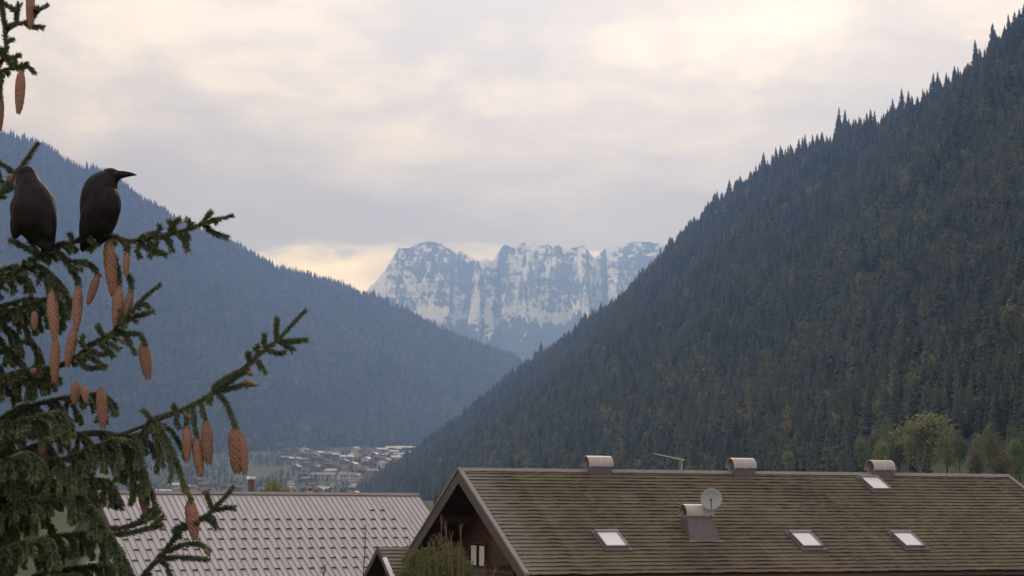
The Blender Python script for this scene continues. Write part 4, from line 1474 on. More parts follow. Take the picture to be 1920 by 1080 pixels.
def shrub():
    """leafy shrub with dry stalks in front of the chalet gable"""
    Y = 26.0
    c = at(822, 1030, Y)
    top = at(822, 1016, Y).z
    t = thing('tall_shrub', (c.x, c.y, 0), 'green leafy shrub with tall dry reddish stalks before the chalet gable', 'shrub')
    rg = np.random.default_rng(12)
    n = 26000
    lob = [(-0.28, 0.0, -0.10, 0.30), (0.02, 0.1, 0.0, 0.34), (0.30, -0.05, -0.16, 0.28), (-0.05, -0.25, -0.22, 0.33), (0.18, 0.2, -0.06, 0.26), (-0.48, 0.1, -0.34, 0.24), (0.5, 0.0, -0.38, 0.26), (0.1, -0.1, -0.55, 0.5), (-0.3, 0.0, -0.6, 0.45)]
    k = rg.integers(0, len(lob), n)
    LB = np.array(lob)[k]
    dd = rg.normal(0, 1, (n, 3))
    dd /= np.linalg.norm(dd, axis=1)[:, None]
    p = LB[:, :3] + np.array([0, 0, top - 0.26]) + dd * LB[:, 3:4] * rg.uniform(0.35, 1.0, (n, 1)) ** 0.6 * (0.7 + 0.6 * vnoise(dd[:, 0] * 3 + k, dd[:, 2] * 3 + k, 4))[:, None]
    low = rg.random(n) < 0.35
    p[low, 2] = rg.uniform(0.3, top - 0.7, low.sum())
    a = rg.normal(0, 1, (n, 3)); a[:, 2] += 0.6
    a /= np.linalg.norm(a, axis=1)[:, None]
    b = np.cross(a, rg.normal(0, 1, (n, 3)))
    b /= np.linalg.norm(b, axis=1)[:, None]
    s = rg.uniform(0.012, 0.034, (n, 1))
    V = np.stack([p - a * s, p - b * s * 0.22, p + a * s, p + b * s * 0.22], 1).reshape(-1, 3)
    link('foliage', soup_mesh('foliage', V, 4, M['shrub']), t)
    r2 = random.Random(6)
    for (px, py, bx_) in ((826, 968, 838), (864, 986, 858), (815, 1016, 822), (803, 1022, 812), (836, 985, 846), (846, 1002, 850), (912, 1060, 890), (930, 1066, 905), (870, 1030, 866), (790, 1028, 806), (858, 1020, 856)):
        e = at(px, py, Y - 0.45 + r2.uniform(-0.3, 0.3)) - Vector((c.x, c.y, 0))
        s0 = at(bx_, 1150, Y - 0.45 + r2.uniform(-0.2, 0.2)) - Vector((c.x, c.y, 0))
        m2 = MB()
        pts = [s0 + (e - s0) * k / 5 + Vector((r2.uniform(-1, 1), r2.uniform(-1, 1), 0)) * 0.02 for k in range(6)]
        pts[0] = Vector((pts[0].x * 0.3, pts[0].y * 0.3, 3.0))
        m2.tube(pts, [0.014, 0.011, 0.009, 0.008, 0.006, 0.004], 5)
        for k in range(3, 6):
            for _ in range(4):
                d = Vector((r2.uniform(-1, 1), r2.uniform(-1, 1), r2.uniform(0.6, 1.4))).normalized() * 0.09
                m2.tube([pts[k] - (pts[k] - pts[k - 1]) * r2.random(), pts[k] + d * r2.uniform(0.3, 0.8)], [0.006, 0.003], 4)
        m2.build('dry_stalk', M['dry_stalk'], t)
    m2 = MB()
    m2.tube([(0, 0, -0.05), (0.03, 0.02, 1.5), (0, 0, 4.0)], [0.06, 0.05, 0.03], 7)
    m2.build('stem', M['bark'], t)
    # lone bare stem before the grey roof, and two small ones
    for px, py, Yt, lb in ((685, 982, 28, 'single tall bare stem rising before the grey metal roof'), (768, 1010, 30, 'short bare stem beside the chalet gable edge'), (610, 1062, 27, 'short bare twig low before the grey metal roof')):
        e = at(px, py, Yt)
        q = at(px - 4, 1080, Yt)
        tt = thing('bare_stem', (q.x, q.y, 0), lb, 'plant')
        m2 = MB()
        o = Vector((q.x, q.y, 0))
        m2.tube([(0, 0, -0.05), (0.02, 0, q.z * 0.5), q - o, (q + (e - q) * 0.55) - o + Vector((0.012, 0, 0)), e - o], [0.024, 0.018, 0.011, 0.009, 0.005], 6)
        for _ in range(7):
            f = r2.uniform(0.1, 0.95)
            s0 = q + (e - q) * f - o
            m2.tube([s0, s0 + Vector((r2.uniform(-0.08, 0.08), 0, r2.uniform(0.05, 0.14)))], [0.005, 0.002], 4)
        m2.build('stem', M['dry_stalk'], tt)


M['shrub'] = mat_leaf('shrub_foliage', [(0.0, (0.15, 0.17, 0.08)), (1.0, (0.15, 0.17, 0.08))], trans=0.3, noise_scale=3.0)
shrub()

# ------------------------------------------------------------------ spruce with cones in the foreground
TY = 6.0
TREE = at(-125, 945, TY + 0.35)
TREE.z = 0.0


def catmull(pts, step=0.012):
    P = np.array([list(p) for p in pts], float)
    Q = np.vstack([2 * P[0] - P[1], P, 2 * P[-1] - P[-2]])
    out = []
    for i in range(1, len(Q) - 2):
        n = max(2, int(np.linalg.norm(Q[i + 1] - Q[i]) / step))
        t = np.linspace(0, 1, n, endpoint=False)[:, None]
        a, b, c, d = Q[i - 1], Q[i], Q[i + 1], Q[i + 2]
        out.append(0.5 * (2 * b + (c - a) * t + (2 * a - 5 * b + 4 * c - d) * t ** 2 + (3 * b - a - 3 * c + d) * t ** 3))
    out.append(P[-1:])
    return np.vstack(out)


class Bough:
    """one branch: wood tubes and the needles on all its shoots"""
    def __init__(self, seed):
        self.wood = MB()
        self.seg = []                     # (p0, p1, needle length, density, droop)
        self.rg = random.Random(seed)
        self.seed = seed

    def shoot(self, curve, r0, r1=0.0016, nl=0.0205, dens=3600, start=0.0, young=False):
        """a twig covered with needles from `start` to its tip"""
        c = catmull(curve)
        L = np.r_[0, np.cumsum(np.linalg.norm(np.diff(c, axis=0), axis=1))]
        f = L / L[-1]
        step = max(1, len(c) // 14)
        idx = sorted(set(list(range(0, len(c), step)) + [len(c) - 1]))
        self.wood.tube([c[i] for i in idx], [r0 + (r1 - r0) * f[i] for i in idx], 6)
        for i in range(len(c) - 1):
            if f[i] >= start:
                self.seg.append((c[i], c[i + 1], nl * (1 - 0.25 * max(0, f[i] - 0.85) / 0.15), dens, 1 if (f[i] > 0.62 or young) else 0))
        return c, f

    def side(self, p, t, length, droop, depth=1, nl=0.0205, lift=0.15, spread=1.0, sgn=None):
        """side shoot leaving p (tangent t), arching and drooping"""
        rg = self.rg
        t = Vector(t).normalized()
        hor = t.cross(Vector((0, 0, 1)))
        if hor.length < 0.2:
            hor = Vector((rg.uniform(-1, 1), rg.uniform(-1, 1), 0))
        hor.normalize()
        s = rg.choice((-1, 1)) if sgn is None else sgn
        d = (t * rg.uniform(0.5, 0.9) + hor * s * rg.uniform(0.5, 1.0) * spread + Vector((0, 0, rg.uniform(-0.25, 0.3) + lift))).normalized()
        q = Vector(p)
        pts = [q.copy()]
        n = 5
        for i in range(n):
            d = (d + Vector((0, 0, -droop * (0.35 + 0.2 * i))) + Vector((rg.uniform(-1, 1), rg.uniform(-1, 1), rg.uniform(-1, 1))) * 0.09).normalized()
            q = q + d * (length / n)
            pts.append(q.copy())
        c, f = self.shoot(pts, 0.0016 + length * 0.012, nl=nl)
        if depth > 0 and length > 0.06:
            k = int(length / 0.055)
            for j in range(k):
                i = int(len(c) * (0.2 + 0.65 * (j + rg.random() * 0.6) / k))
                i = min(i, len(c) - 2)
                self.side(c[i], c[i + 1] - c[i], length * rg.uniform(0.38, 0.6) * (1.15 - f[i] * 0.5), droop * 0.9, depth - 1, nl, 0.0, 1.0, 1 if j % 2 else -1)
        return c

    def feather(self, c, f, f0, f1, gap, l0, l1, droop, depth=1, lift=0.1):
        """side shoots along a limb"""
        rg = self.rg
        L = np.r_[0, np.cumsum(np.linalg.norm(np.diff(c, axis=0), axis=1))]
        s = L[-1] * f0
        k = 0
        while s < L[-1] * f1:
            i = min(int(np.searchsorted(L, s)), len(c) - 2)
            g = s / L[-1]
            self.side(c[i], c[i + 1] - c[i], (l0 + (l1 - l0) * g) * rg.uniform(0.6, 1.2), droop, depth, lift=lift, sgn=1 if k % 2 else -1)
            s += 1.6 * gap * rg.uniform(0.6, 1.4)
            k += 1

    def build(self, tree):
        b = self.wood
        b.v = [tuple(Vector(v) - TREE) for v in b.v]
        o = b.build('branch', M['twig'], tree, True)
        rg = np.random.default_rng(self.seed + 900)
        A = np.array([s[0] for s in self.seg])
        B = np.array([s[1] for s in self.seg])
        nl = np.array([s[2] for s in self.seg])
        ln = np.linalg.norm(B - A, axis=1)
        cnt = rg.poisson(ln * np.array([s[3] for s in self.seg]))
        k = np.repeat(np.arange(len(cnt)), cnt)
        n = len(k)
        T = (B - A) / (ln[:, None] + 1e-9)
        t = T[k]
        p = A[k] + (B - A)[k] * rg.random((n, 1))
        r = rg.normal(0, 1, (n, 3))
        r[:, 2] += 0.25
        r -= t * (r * t).sum(1)[:, None]
        r /= np.linalg.norm(r, axis=1)[:, None] + 1e-9
        ang = rg.uniform(0.5, 1.0, (n, 1))
        d = t * np.cos(ang) + r * np.sin(ang)
        w = np.cross(d, rg.normal(0, 1, (n, 3)))
        w /= np.linalg.norm(w, axis=1)[:, None] + 1e-9
        l = nl[k][:, None] * rg.uniform(0.75, 1.15, (n, 1))
        V = np.stack([p, p + d * l * 0.5 + w * 0.0015, p + d * l, p + d * l * 0.5 - w * 0.0015], 1)
        me = soup_mesh('needles', (V - np.array(TREE)).reshape(-1, 3), 4, [M['needles'], M['young']])
        yg = np.array([s[4] for s in self.seg])[k] * (rg.random(n) < 0.6)
        me.polygons.foreach_set('material_index', yg.astype(np.int32))
        nd = link('needles', me, o)
        nd['kind'] = 'stuff'
        return o, n


def cone_mesh(seed, bend=0.0):
    """unit cone hanging from the origin along -z, radius about 0.5 at the belly, built of lapped scales"""
    rg = random.Random(seed)
    mb = MB()
    prof = lambda f: float(np.interp(f, [0, 0.03, 0.08, 0.18, 0.35, 0.5, 0.65, 0.8, 0.9, 0.97, 1.0], [0.14, 0.26, 0.37, 0.46, 0.49, 0.475, 0.42, 0.32, 0.22, 0.12, 0.04]))
    ax = lambda f: bend * math.sin(f * 1.6) ** 2
    ring, n = [], 14
    vs, fs = [], []
    for j in range(13):
        f = j / 12
        for i in range(n):
            a = 6.283 * i / n
            r = prof(f) * 0.74
            vs.append((ax(f) + r * math.cos(a), r * math.sin(a), -f))
    for j in range(12):
        for i in range(n):
            fs.append((j * n + i, (j + 1) * n + i, (j + 1) * n + (i + 1) % n, j * n + (i + 1) % n))
    fs.append(tuple(range(n)))
    fs.append(tuple(reversed(range(12 * n, 13 * n))))
    mb.mi = 1
    mb.add(vs, fs)
    N = 150
    for q in range(N):
        f = 0.01 + 0.955 * q / N
        a = q * 2 * math.pi * (8.0 / 21.0) + 0.05 * rg.random()
        r = prof(f)
        hw = 0.40 * r + 0.02
        ln = 0.105 * rg.uniform(0.9, 1.15)
        lift = rg.uniform(0.08, 0.14)

        def pt(da, df, rr):
            x, y = rr * math.cos(a), rr * math.sin(a)
            return (ax(f + df) + x - math.sin(a) * da, y + math.cos(a) * da, -(f + df))
        v = [pt(0, -0.02, r * 0.82), pt(-hw, ln * 0.55, r * 0.95 + lift * 0.3), pt(0, ln, r * 0.92 + lift), pt(hw, ln * 0.55, r * 0.95 + lift * 0.3), pt(0, ln * 0.5, r * 1.0 + lift * 0.8), pt(0, ln * 0.9, r * 0.8)]
        mb.mi = 0
        mb.add(v, [(1, 2, 4), (2, 3, 4)])
        mb.mi = 1
        mb.add(v, [(0, 1, 4), (3, 0, 4), (1, 5, 2), (2, 5, 3)])
    return mb.mesh('cone', [M['cone'], M['cone_base']])


def foreground_spruce():
    tree = thing('spruce_tree', TREE, 'near spruce with hanging brown cones along the left picture edge', 'tree')
    m2 = MB()
    top = at(-60, -260, TY + 0.3)
    tv = [Vector((0, 0, -0.1)), Vector((0, 0, 2.5)), Vector((0.02, 0, 5.0)), Vector((0.03, 0, 7.0)), Vector((top.x - TREE.x, 0, 9.0)), Vector((top.x - TREE.x + 0.02, 0, 10.6))]
    m2.tube(tv, [0.17, 0.14, 0.11, 0.085, 0.045, 0.01], 12)
    m2.build('trunk', M['bark'], tree, True)
    boughs = []

    def W(pts, dy):
        if not hasattr(dy, '__len__'):
            dy = [dy] * len(pts)
        return [at(px, py, TY + d) for (px, py), d in zip(pts, dy)]

    def bough(pts, dy, r0=0.011, seed=None, start=0.0):
        b = Bough(len(boughs) + 1 if seed is None else seed)
        c, f = b.shoot(W(pts, dy), r0, 0.0022, start=start)
        b.c, b.f = c, f
        boughs.append(b)
        return b

    def tips(b, lst, dy=0.0, r=0.0035, nl=0.017):
        for pts in lst:
            b.shoot(W(pts, dy), r, nl=nl + 0.0065, dens=4500)

    # the perch branch of the crows
    b1 = bough([(-125, 600), (-40, 556), (0, 532), (50, 497), (90, 470), (130, 456), (165, 448), (200, 440), (235, 452), (270, 450), (310, 441), (350, 432), (380, 420), (408, 412), (436, 405)],
               [0.35, 0.2, 0.1, 0.02, 0, 0, 0, 0, 0, 0, 0, 0, -0.02, -0.03, -0.03])
    tips(b1, [[(378, 421), (388, 408), (396, 399)], [(380, 420), (400, 436), (425, 446)], [(352, 432), (358, 420), (350, 412)], [(330, 436), (325, 424), (318, 415)], [(318, 440), (322, 424), (335, 414)],
              [(335, 436), (345, 452), (352, 470)], [(345, 434), (352, 448), (348, 460)], [(310, 441), (318, 458), (322, 470)], [(295, 446), (292, 462), (282, 480)], [(290, 447), (300, 428), (298, 424)],
              [(275, 450), (290, 470), (310, 478)], [(262, 452), (276, 466), (300, 474)], [(300, 445), (288, 440), (278, 440)], [(265, 452), (258, 470), (262, 482)],
              [(200, 440), (192, 428), (194, 418)], [(190, 442), (176, 436), (165, 432)], [(196, 441), (184, 452), (168, 470)], [(170, 447), (162, 438), (154, 436)], [(180, 444), (174, 430), (182, 424)],
              [(135, 455), (132, 444), (131, 440)], [(75, 480), (62, 462), (50, 440), (44, 436)], [(70, 484), (56, 470), (30, 455), (20, 452)], [(90, 470), (110, 476), (130, 490), (160, 492)], [(100, 467), (118, 482), (130, 500), (152, 506)]],
         0.0, 0.004, 0.015)
    b1.feather(b1.c, b1.f, 0.18, 0.62, 0.028, 0.10, 0.075, 0.30, 1)
    b1.feather(b1.c, b1.f, 0.25, 0.95, 0.045, 0.06, 0.04, 0.22, 0)
    # twigs with cones hanging under it
    b1b = bough([(60, 492), (80, 505), (100, 520), (118, 540), (128, 560)], [0.02, 0.05, 0.06, 0.05, 0.05], 0.005)
    tips(b1b, [[(92, 512), (97, 528), (97, 543)], [(128, 500), (142, 518), (147, 536)], [(150, 490), (172, 500), (183, 515)], [(205, 440), (205, 446), (204, 452)], [(236, 452), (239, 462), (238, 474)],
               [(210, 470), (220, 505), (223, 535)], [(238, 510), (246, 528), (246, 545)], [(100, 520), (105, 560), (92, 590)]], 0.03, 0.004)
    b1b.feather(b1b.c, b1b.f, 0.1, 0.95, 0.03, 0.11, 0.08, 0.5, 1)

    # second limb with the two-finger tip
    b3 = bough([(-125, 760), (-40, 722), (40, 698), (100, 690), (140, 672), (170, 648), (200, 632), (225, 615), (242, 590), (266, 563), (300, 534)],
               [0.35, 0.22, 0.12, 0.08, 0.05, 0.03, 0, 0, 0, 0, 0])
    tips(b3, [[(240, 596), (260, 592), (286, 585)], [(210, 628), (240, 626), (262, 628), (272, 646)], [(225, 617), (222, 600), (224, 585)], [(190, 637), (205, 645), (222, 655)], [(180, 642), (200, 655), (212, 668)], [(198, 633), (188, 622), (184, 612)],
              [(165, 652), (185, 666), (200, 662)], [(222, 618), (238, 634), (252, 662)], [(150, 665), (172, 672), (196, 690)], [(140, 672), (165, 690), (198, 688)], [(160, 655), (152, 640), (156, 632)]], 0.0, 0.004, 0.014)
    b3.feather(b3.c, b3.f, 0.2, 0.92, 0.03, 0.10, 0.06, 0.28, 1)

    # long limb reaching far out over the valley
    b2 = bough([(-125, 930), (-40, 880), (40, 846), (110, 822), (180, 812), (225, 818), (262, 815), (282, 790), (310, 780), (345, 768), (375, 752), (398, 738), (402, 725), (425, 708), (458, 694), (480, 670), (505, 650), (520, 640), (545, 612), (573, 582)],
               [0.35, 0.2, 0.1, 0.05, 0.02] + [0] * 15, 0.012)
    tips(b2, [[(518, 640), (518, 618), (519, 598)], [(520, 642), (545, 640), (574, 638)], [(498, 655), (495, 640), (496, 628)], [(470, 684), (466, 668), (467, 662)], [(480, 672), (490, 690), (497, 698)], [(500, 655), (515, 662), (533, 662)],
              [(400, 735), (430, 730), (455, 722), (462, 724)], [(402, 734), (425, 722), (450, 702), (464, 698)], [(525, 645), (540, 650), (548, 656)], [(486, 664), (480, 655), (484, 650)],
              [(404, 738), (420, 750), (432, 775), (442, 800)], [(376, 752), (380, 772), (386, 792)], [(362, 760), (364, 790), (368, 820)], [(352, 766), (350, 785), (350, 802)], [(286, 790), (276, 778), (268, 770)], [(330, 775), (326, 765), (326, 760)],
              [(335, 772), (330, 788), (336, 802)], [(396, 740), (394, 756), (390, 752)]], 0.0, 0.0045, 0.014)
    # hanging tassels below it
    for pts in ([(290, 792), (320, 808), (340, 840), (348, 860)], [(300, 795), (325, 850), (340, 890), (352, 925), (360, 938)], [(285, 800), (296, 840), (294, 885)], [(285, 796), (310, 840), (322, 880), (318, 905)], [(278, 800), (272, 830), (274, 850)],
                [(295, 795), (312, 830), (335, 880), (346, 920)], [(282, 795), (302, 850), (306, 875)]):
        b2.shoot(W(pts, random.uniform(-0.05, 0.08)), 0.005, nl=0.0205)
    c = b2.c
    b2.feather(b2.c, b2.f, 0.12, 0.55, 0.024, 0.16, 0.12, 0.55, 1)
    b2.feather(b2.c, b2.f, 0.55, 0.62, 0.04, 0.05, 0.05, 0.5, 0)

    # drooping limb below: a curtain of hanging shoots
    b4 = bough([(-125, 960), (-50, 915), (20, 882), (80, 868), (130, 858), (180, 838), (215, 826), (250, 836), (262, 870), (266, 905)], [0.35, 0.2, 0.05, -0.05, -0.08, -0.1, -0.1, -0.08, -0.06, -0.05], 0.011)
    b4.feather(b4.c, b4.f, 0.2, 0.98, 0.018, 0.20, 0.15, 0.75, 1, 0.0)
    # heavy limb running down to the frame's foot
    b5 = bough([(-125, 930), (-40, 905), (40, 895), (100, 905), (150, 935), (190, 980), (220, 1030), (245, 1075), (265, 1120)], [0.3, 0.15, -0.02, -0.1, -0.12, -0.15, -0.16, -0.16, -0.16], 0.014)
    b5.feather(b5.c, b5.f, 0.15, 0.98, 0.017, 0.15, 0.08, 0.6, 1)
    b5.feather(b5.c, b5.f, 0.3, 1.0, 0.02, 0.06, 0.05, 0.3, 0)
    tips(b5, [[(195, 992), (230, 990), (262, 980), (276, 976), (300, 958)], [(200, 1003), (240, 1000), (280, 990), (306, 968)], [(280, 990), (300, 988), (304, 984)], [(262, 980), (266, 972), (290, 952)]], -0.1, 0.005, 0.014)
    # low limb by the grey roof
    b7 = bough([(240, 1180), (255, 1110), (270, 1078), (298, 1048), (320, 1020), (340, 995), (370, 978), (395, 962), (415, 940), (438, 914)], [0.0] * 10, 0.009)
    tips(b7, [[(400, 960), (392, 940), (386, 925)], [(402, 958), (420, 954), (438, 953)], [(395, 964), (400, 978), (406, 990)], [(380, 972), (392, 976), (402, 980)], [(300, 1048), (340, 1046), (388, 1050)], [(310, 1036), (345, 1022), (375, 1022), (392, 1034)],
              [(298, 1050), (310, 1060), (318, 1078), (322, 1090)], [(320, 1020), (330, 1005), (328, 996)], [(375, 975), (365, 968), (360, 962)], [(350, 990), (342, 985), (330, 992)]], 0.0, 0.005, 0.0145)
    b7.feather(b7.c, b7.f, 0.3, 0.7, 0.05, 0.05, 0.04, 0.2, 0)

    # top left: limb end with two cones
    b8 = bough([(-125, 170), (-50, 150), (-10, 130), (8, 105), (12, 80), (10, 60), (30, 45), (55, 42), (70, 22), (88, 10)], [0.3, 0.15, 0.05, 0, 0, 0, 0, 0, 0, 0], 0.01)
    tips(b8, [[(12, 60), (6, 30), (2, 5), (-2, -30)], [(45, 44), (62, 50), (80, 52)], [(30, 44), (32, 22), (36, 8)], [(30, 22), (12, 10), (0, 4)], [(8, 100), (14, 110), (16, 116)]], 0.0, 0.0045, 0.014)
    b8.feather(b8.c, b8.f, 0.3, 0.95, 0.03, 0.05, 0.035, 0.2, 0)
    b9 = bough([(-125, 190), (-60, 165), (-10, 140), (10, 132), (30, 128), (42, 134)], [0.3, 0.15, 0.02, 0, 0, 0], 0.008)
    tips(b9, [[(32, 128), (52, 126), (64, 136)], [(30, 128), (28, 108), (36, 104)], [(25, 130), (14, 112), (0, 98)], [(36, 130), (42, 122), (50, 121)], [(10, 132), (2, 152), (0, 172), (1, 182)]], 0.0, 0.0045, 0.013)
    b9.feather(b9.c, b9.f, 0.4, 0.95, 0.035, 0.04, 0.03, 0.2, 0)
    # twigs behind the crow on the edge
    b10 = bough([(-125, 360), (-60, 330), (-15, 302), (5, 310), (20, 320)], [0.35, 0.2, 0.08, 0.06, 0.05], 0.006)
    tips(b10, [[(12, 318), (24, 328), (20, 338)], [(-10, 305), (5, 345), (22, 350)], [(-20, 365), (5, 362), (24, 352)]], 0.05, 0.004, 0.013)
    b10.feather(b10.c, b10.f, 0.3, 0.95, 0.03, 0.05, 0.03, 0.3, 0)
    b11 = bough([(-125, 470), (-60, 420), (-10, 375), (30, 325), (50, 300), (72, 268)], [0.35, 0.25, 0.18, 0.15, 0.14, 0.14], 0.006, start=0.35)
    b11.feather(b11.c, b11.f, 0.25, 0.6, 0.03, 0.05, 0.03, 0.3, 0)
    # dense inner foliage, several limbs at different depths
    rr = random.Random(9)
    for k, (y0, x1, y1, dy, dn, ln) in enumerate(((640, 70, 560, 0.30, 0.022, 0.17), (700, 110, 560, 0.18, 0.022, 0.18), (800, 90, 690, 0.2, 0.02, 0.18), (860, 190, 740, 0.25, 0.02, 0.16), (890, 120, 775, -0.1, 0.02, 0.18),
                                                  (960, 60, 850, -0.2, 0.018, 0.17), (1010, 130, 930, -0.15, 0.018, 0.18), (1080, 190, 1000, 0.1, 0.018, 0.18), (1120, 90, 1010, -0.22, 0.018, 0.18), (1180, 150, 1080, -0.1, 0.018, 0.2),
                                                  (1000, 200, 900, 0.4, 0.018, 0.2), (1100, 60, 940, 0.45, 0.018, 0.22), (900, 60, 760, 0.5, 0.02, 0.22), (1160, 220, 1060, 0.35, 0.018, 0.2), (760, 60, 640, 0.45, 0.022, 0.2), (560, 40, 500, 0.3, 0.022, 0.16))):
        xm = (-125 + x1) / 2
        b = bough([(-125, y0), (xm - 30, y0 + (y1 - y0) * 0.55), (xm + 40, y0 + (y1 - y0) * 0.85), (x1 - 10, y1), (x1 + 12, y1 + 14)], [0.35, 0.2 + dy * 0.4, dy, dy, dy], 0.010)
        b.feather(b.c, b.f, 0.28, 0.98, dn, ln, ln * 0.6, 0.62, 1, 0.0)

    # brown bud-like young cones at shoot ends
    total = 0
    objs = []
    for b in boughs:
        o, n = b.build(tree)
        objs.append(o)
        total += n
    print('needles', total, 'boughs', len(boughs))
    CM = [cone_mesh(1), cone_mesh(2, 0.05), cone_mesh(3, -0.12)]
    cones = [(0, 203, 450, 212, 550, 29, 0, 1), (0, 97, 542, 102, 633, 27, 0, 1), (2, 104, 634, 102, 714, 24, 0, 1), (0, 147, 535, 144, 616, 25, 1, 1), (2, 140, 614, 126, 684, 23, 1, 1), (0, 184, 514, 164, 568, 20, 2, 1), (0, 238, 473, 236, 516, 15, 0, 1),
             (0, 223, 535, 217, 614, 24, 1, 1), (0, 246, 545, 233, 602, 21, 1, 1), (2, 268, 640, 277, 708, 25, 0, 0), (3, 189, 726, 193, 800, 24, 1, 0), (0, 65, 583, 64, 618, 15, 0, 0), (3, 143, 715, 140, 756, 20, 0, 0), (3, 157, 722, 161, 754, 16, 1, 0),
             (3, 120, 782, 115, 820, 20, 0, 0), (4, 149, 848, 154, 912, 20, 1, 0), (4, 264, 902, 273, 967, 23, 1, 0), (3, 356, 936, 364, 1010, 28, 1, 0), (3, 350, 800, 351, 862, 22, 0, 0), (3, 367, 818, 377, 890, 25, 1, 0), (3, 386, 790, 391, 868, 26, 0, 0),
             (3, 441, 798, 444, 884, 31, 0, 0), (3, 453, 812, 458, 887, 22, 1, 0), (7, 57, -16, 57, 50, 19, 0, 0), (8, 40, 132, 33, 210, 22, 2, 0), (8, 0, 178, 0, 243, 20, 1, 0), (4, 78, 828, 80, 862, 18, 0, 0), (4, 62, 690, 63, 700, 14, 0, 0),
             (3, 464, 697, 474, 704, 10, 0, 0), (3, 458, 712, 480, 722, 9, 0, 0), (3, 455, 722, 484, 722, 9, 0, 0), (3, 342, 772, 358, 786, 10, 0, 0), (2, 222, 636, 240, 646, 10, 0, 0), (9, 18, 326, 22, 342, 18, 0, 0), (6, 384, 1030, 394, 1042, 9, 0, 0), (6, 332, 986, 324, 1000, 10, 0, 0)]
    for i, (bi, x0, y0, x1, y1, w, cm, _) in enumerate(cones):
        dy = rr.uniform(-0.02, 0.03)
        a, e = at(x0, y0, TY + dy), at(x1, y1, TY + dy)
        ax = (e - a)
        L = ax.length
        wd = rr.uniform(0.70, 0.84) * w * TY / F_PX
        o = link('cone', CM[cm], objs[min(bi, len(objs) - 1)])
        q = (-ax).normalized().to_track_quat('Z', 'X')
        spin = Quaternion((0, 0, 1), 0 if cm == 2 else rr.random() * 6.28)
        o.matrix_local = Matrix.Translation(a - TREE) @ (q @ spin).to_matrix().to_4x4() @ Matrix.Diagonal((wd, wd, L, 1))
    return tree


foreground_spruce()

# ------------------------------------------------------------------ two crows


def crow(chain, beak, parts, feet, eye, label, turn):
    """body grown as one skin from a chain of round sections given in photo pixels at the perch"""
    Y = TY - 0.02
    k = Y / F_PX
    base = at(*feet[0], Y)
    mb = MB()
    W = lambda x, y, d=0.0: at(x, y, Y + d) - base
    # trunk of the bird: closely spaced sections along the chain
    C = np.array([(x, y, r, d) for x, y, r, d in chain], float)
    t = np.linspace(0, len(C) - 1, 60)
    ct = catmull([(a, b, c) for a, b, c, d in chain], 1.0)
    pts, rs = [], []
    for q in t:
        i = q / (len(C) - 1)
        x, y, r, d = [np.interp(q, np.arange(len(C)), C[:, j]) for j in range(4)]
        pts.append((x, y, r, d))
    # smooth the sampled chain
    A = np.array(pts)
    for _ in range(6):
        A[1:-1] = 0.25 * A[:-2] + 0.5 * A[1:-1] + 0.25 * A[2:]
    mb.tube([W(a[0], a[1], a[3]) for a in A], [a[2] * k for a in A], 22)
    for (x, y, d, rx, rz, ry, tilt) in parts:           # head, folded wings, tail
        m = Matrix.Rotation(rad(tilt), 3, 'Y')
        mb.ellipsoid(W(x, y, d), (rx * k, ry * k, rz * k), m, 22, 14)
    B = beak
    mb.tube([W(*b[:2], b[3]) for b in B], [b[2] * k for b in B], 12)
    for (fx, fy), (hx, hy, hd) in zip(feet, ((0, -26, 0), (6, -26, 0))):
        f = W(fx, fy)
        mb.tube([f + Vector((0, 0, 0.0)), f + Vector((hx * k * 0.5, hd, 14 * k)), f + Vector((hx * k, hd, 30 * k))], [2.6 * k, 2.4 * k, 5 * k], 8)
        for dx in (-1, 0.1, 1):
            mb.tube([f, f + Vector((dx * 5 * k, -0.012, -0.002)), f + Vector((dx * 8 * k, -0.022, -0.012))], [2.5 * k, 2.2 * k, 1.4 * k], 6)
        mb.tube([f, f + Vector((0, 0.014, -0.003)), f + Vector((0, 0.022, -0.014))], [2.5 * k, 2.2 * k, 1.4 * k], 6)
    o = mb.build('crow', M['crow'])
    o.location = base
    md = o.modifiers.new('skin', 'REMESH')
    md.mode = 'VOXEL'
    md.voxel_size = 0.0024
    md.use_smooth_shade = True
    sm = o.modifiers.new('soft', 'SMOOTH')
    sm.factor = 0.5
    sm.iterations = 5
    tag(o, label, 'crow', 'crows on the spruce branch')
    if eye:
        m2 = MB()
        m2.ellipsoid((0, 0, 0), (2.4 * k, 2.4 * k, 2.4 * k), None, 12, 8)
        e = m2.build('eye', M['eye'], o, True)
        e.location = W(*eye)
    return o


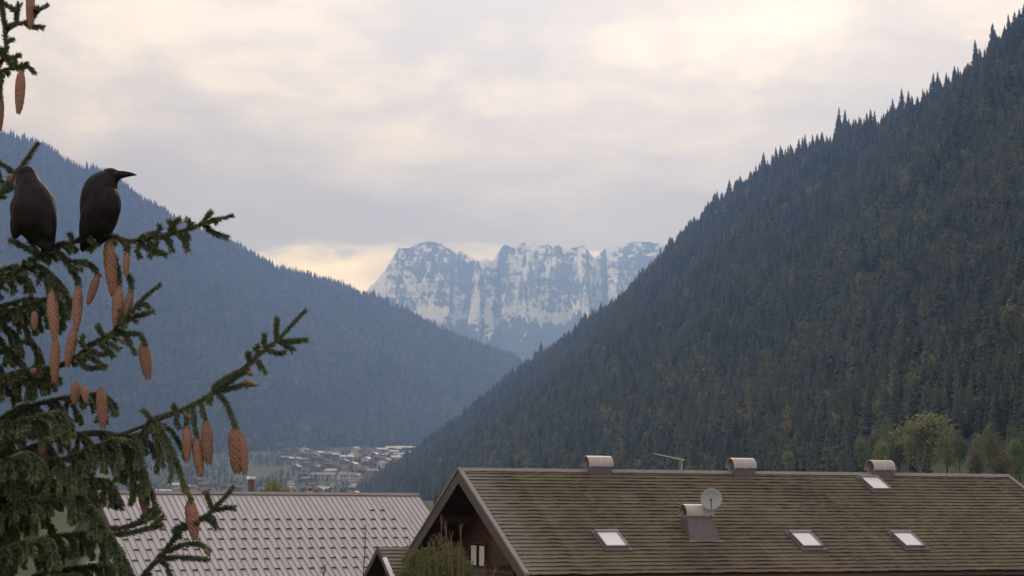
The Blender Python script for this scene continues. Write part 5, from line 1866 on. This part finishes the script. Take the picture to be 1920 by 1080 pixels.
crow([(160, 466, 6, 0.085), (164, 456, 14, 0.06), (170, 447, 24, 0.035), (179, 430, 31, 0.02), (186, 408, 36, 0.0), (188, 388, 38.5, 0.0), (187, 369, 36.5, 0.0), (190, 354, 34, 0.0), (198, 343, 28, 0.0), (205, 335, 21, 0.0), (210, 330, 16, 0.0)],
     [(214, 329, 11.5, 0.0), (223, 328, 8.6, -0.002), (232, 327, 6.9, -0.004), (242, 326.6, 4.9, -0.006), (250, 327.2, 3.0, -0.008), (257, 329, 1.0, -0.009)],
     [(208, 330, 0.0, 18.5, 15.5, 16, 10), (167, 402, -0.035, 15, 50, 18, 12), (172, 404, 0.045, 13, 46, 14, 12), (160, 446, 0.06, 9, 28, 13, 10), (197, 385, -0.01, 30, 42, 33, 0), (196, 420, 0.0, 20, 22, 24, 0)],
     [(192, 442), (206, 440)], (217, 325.5, -0.0262), 'black crow in profile with its beak pointing out over the valley', 0)
crow([(90, 470, 9, 0.06), (89, 460, 14, 0.04), (84, 448, 23, 0.02), (75, 430, 34, 0.01), (66, 412, 41, 0.0), (62, 395, 43.5, 0.0), (61, 380, 42, 0.0), (59, 367, 36.5, 0.0), (55, 355, 29, 0.0), (52, 343, 24, 0.005), (50, 332, 21, 0.01), (48, 323, 15, 0.012)],
     [(44, 326, 8, 0.012), (39, 326, 6.8, 0.030), (36, 327, 5, 0.050), (34, 329, 2.8, 0.068), (33, 331, 1, 0.08)],
     [(49, 326, 0.008, 18.5, 16, 18, 0), (89, 408, -0.022, 17, 46, 18, -8), (35, 404, -0.022, 14, 46, 18, 7), (91, 448, -0.006, 13, 30, 9, -4), (79, 442, -0.012, 12, 28, 8, -10)],
     [(78, 476), (92, 474)], None, 'black crow seen from behind with hunched back, its head turned away', 0)

# ------------------------------------------------------------------ haze
def haze():
    m = bpy.data.materials.new('valley_haze')
    m.use_nodes = True
    n = NT(m.node_tree)
    v = n.add('ShaderNodeVolumePrincipled', {'Color': HAZE_COLOR, 'Density': HAZE_DENSITY, 'Anisotropy': 0.6, 'Absorption Color': (1, 1, 1)})
    n.add('ShaderNodeOutputMaterial', {'Volume': v.outputs[0]})
    mb = MB()
    mb.box((-9100, -1600, -60), (9100, 17200, 2000))
    o = mb.build('haze', m)
    tag(o, 'thin blue autumn haze filling the whole valley', 'haze', kind='stuff')


haze()
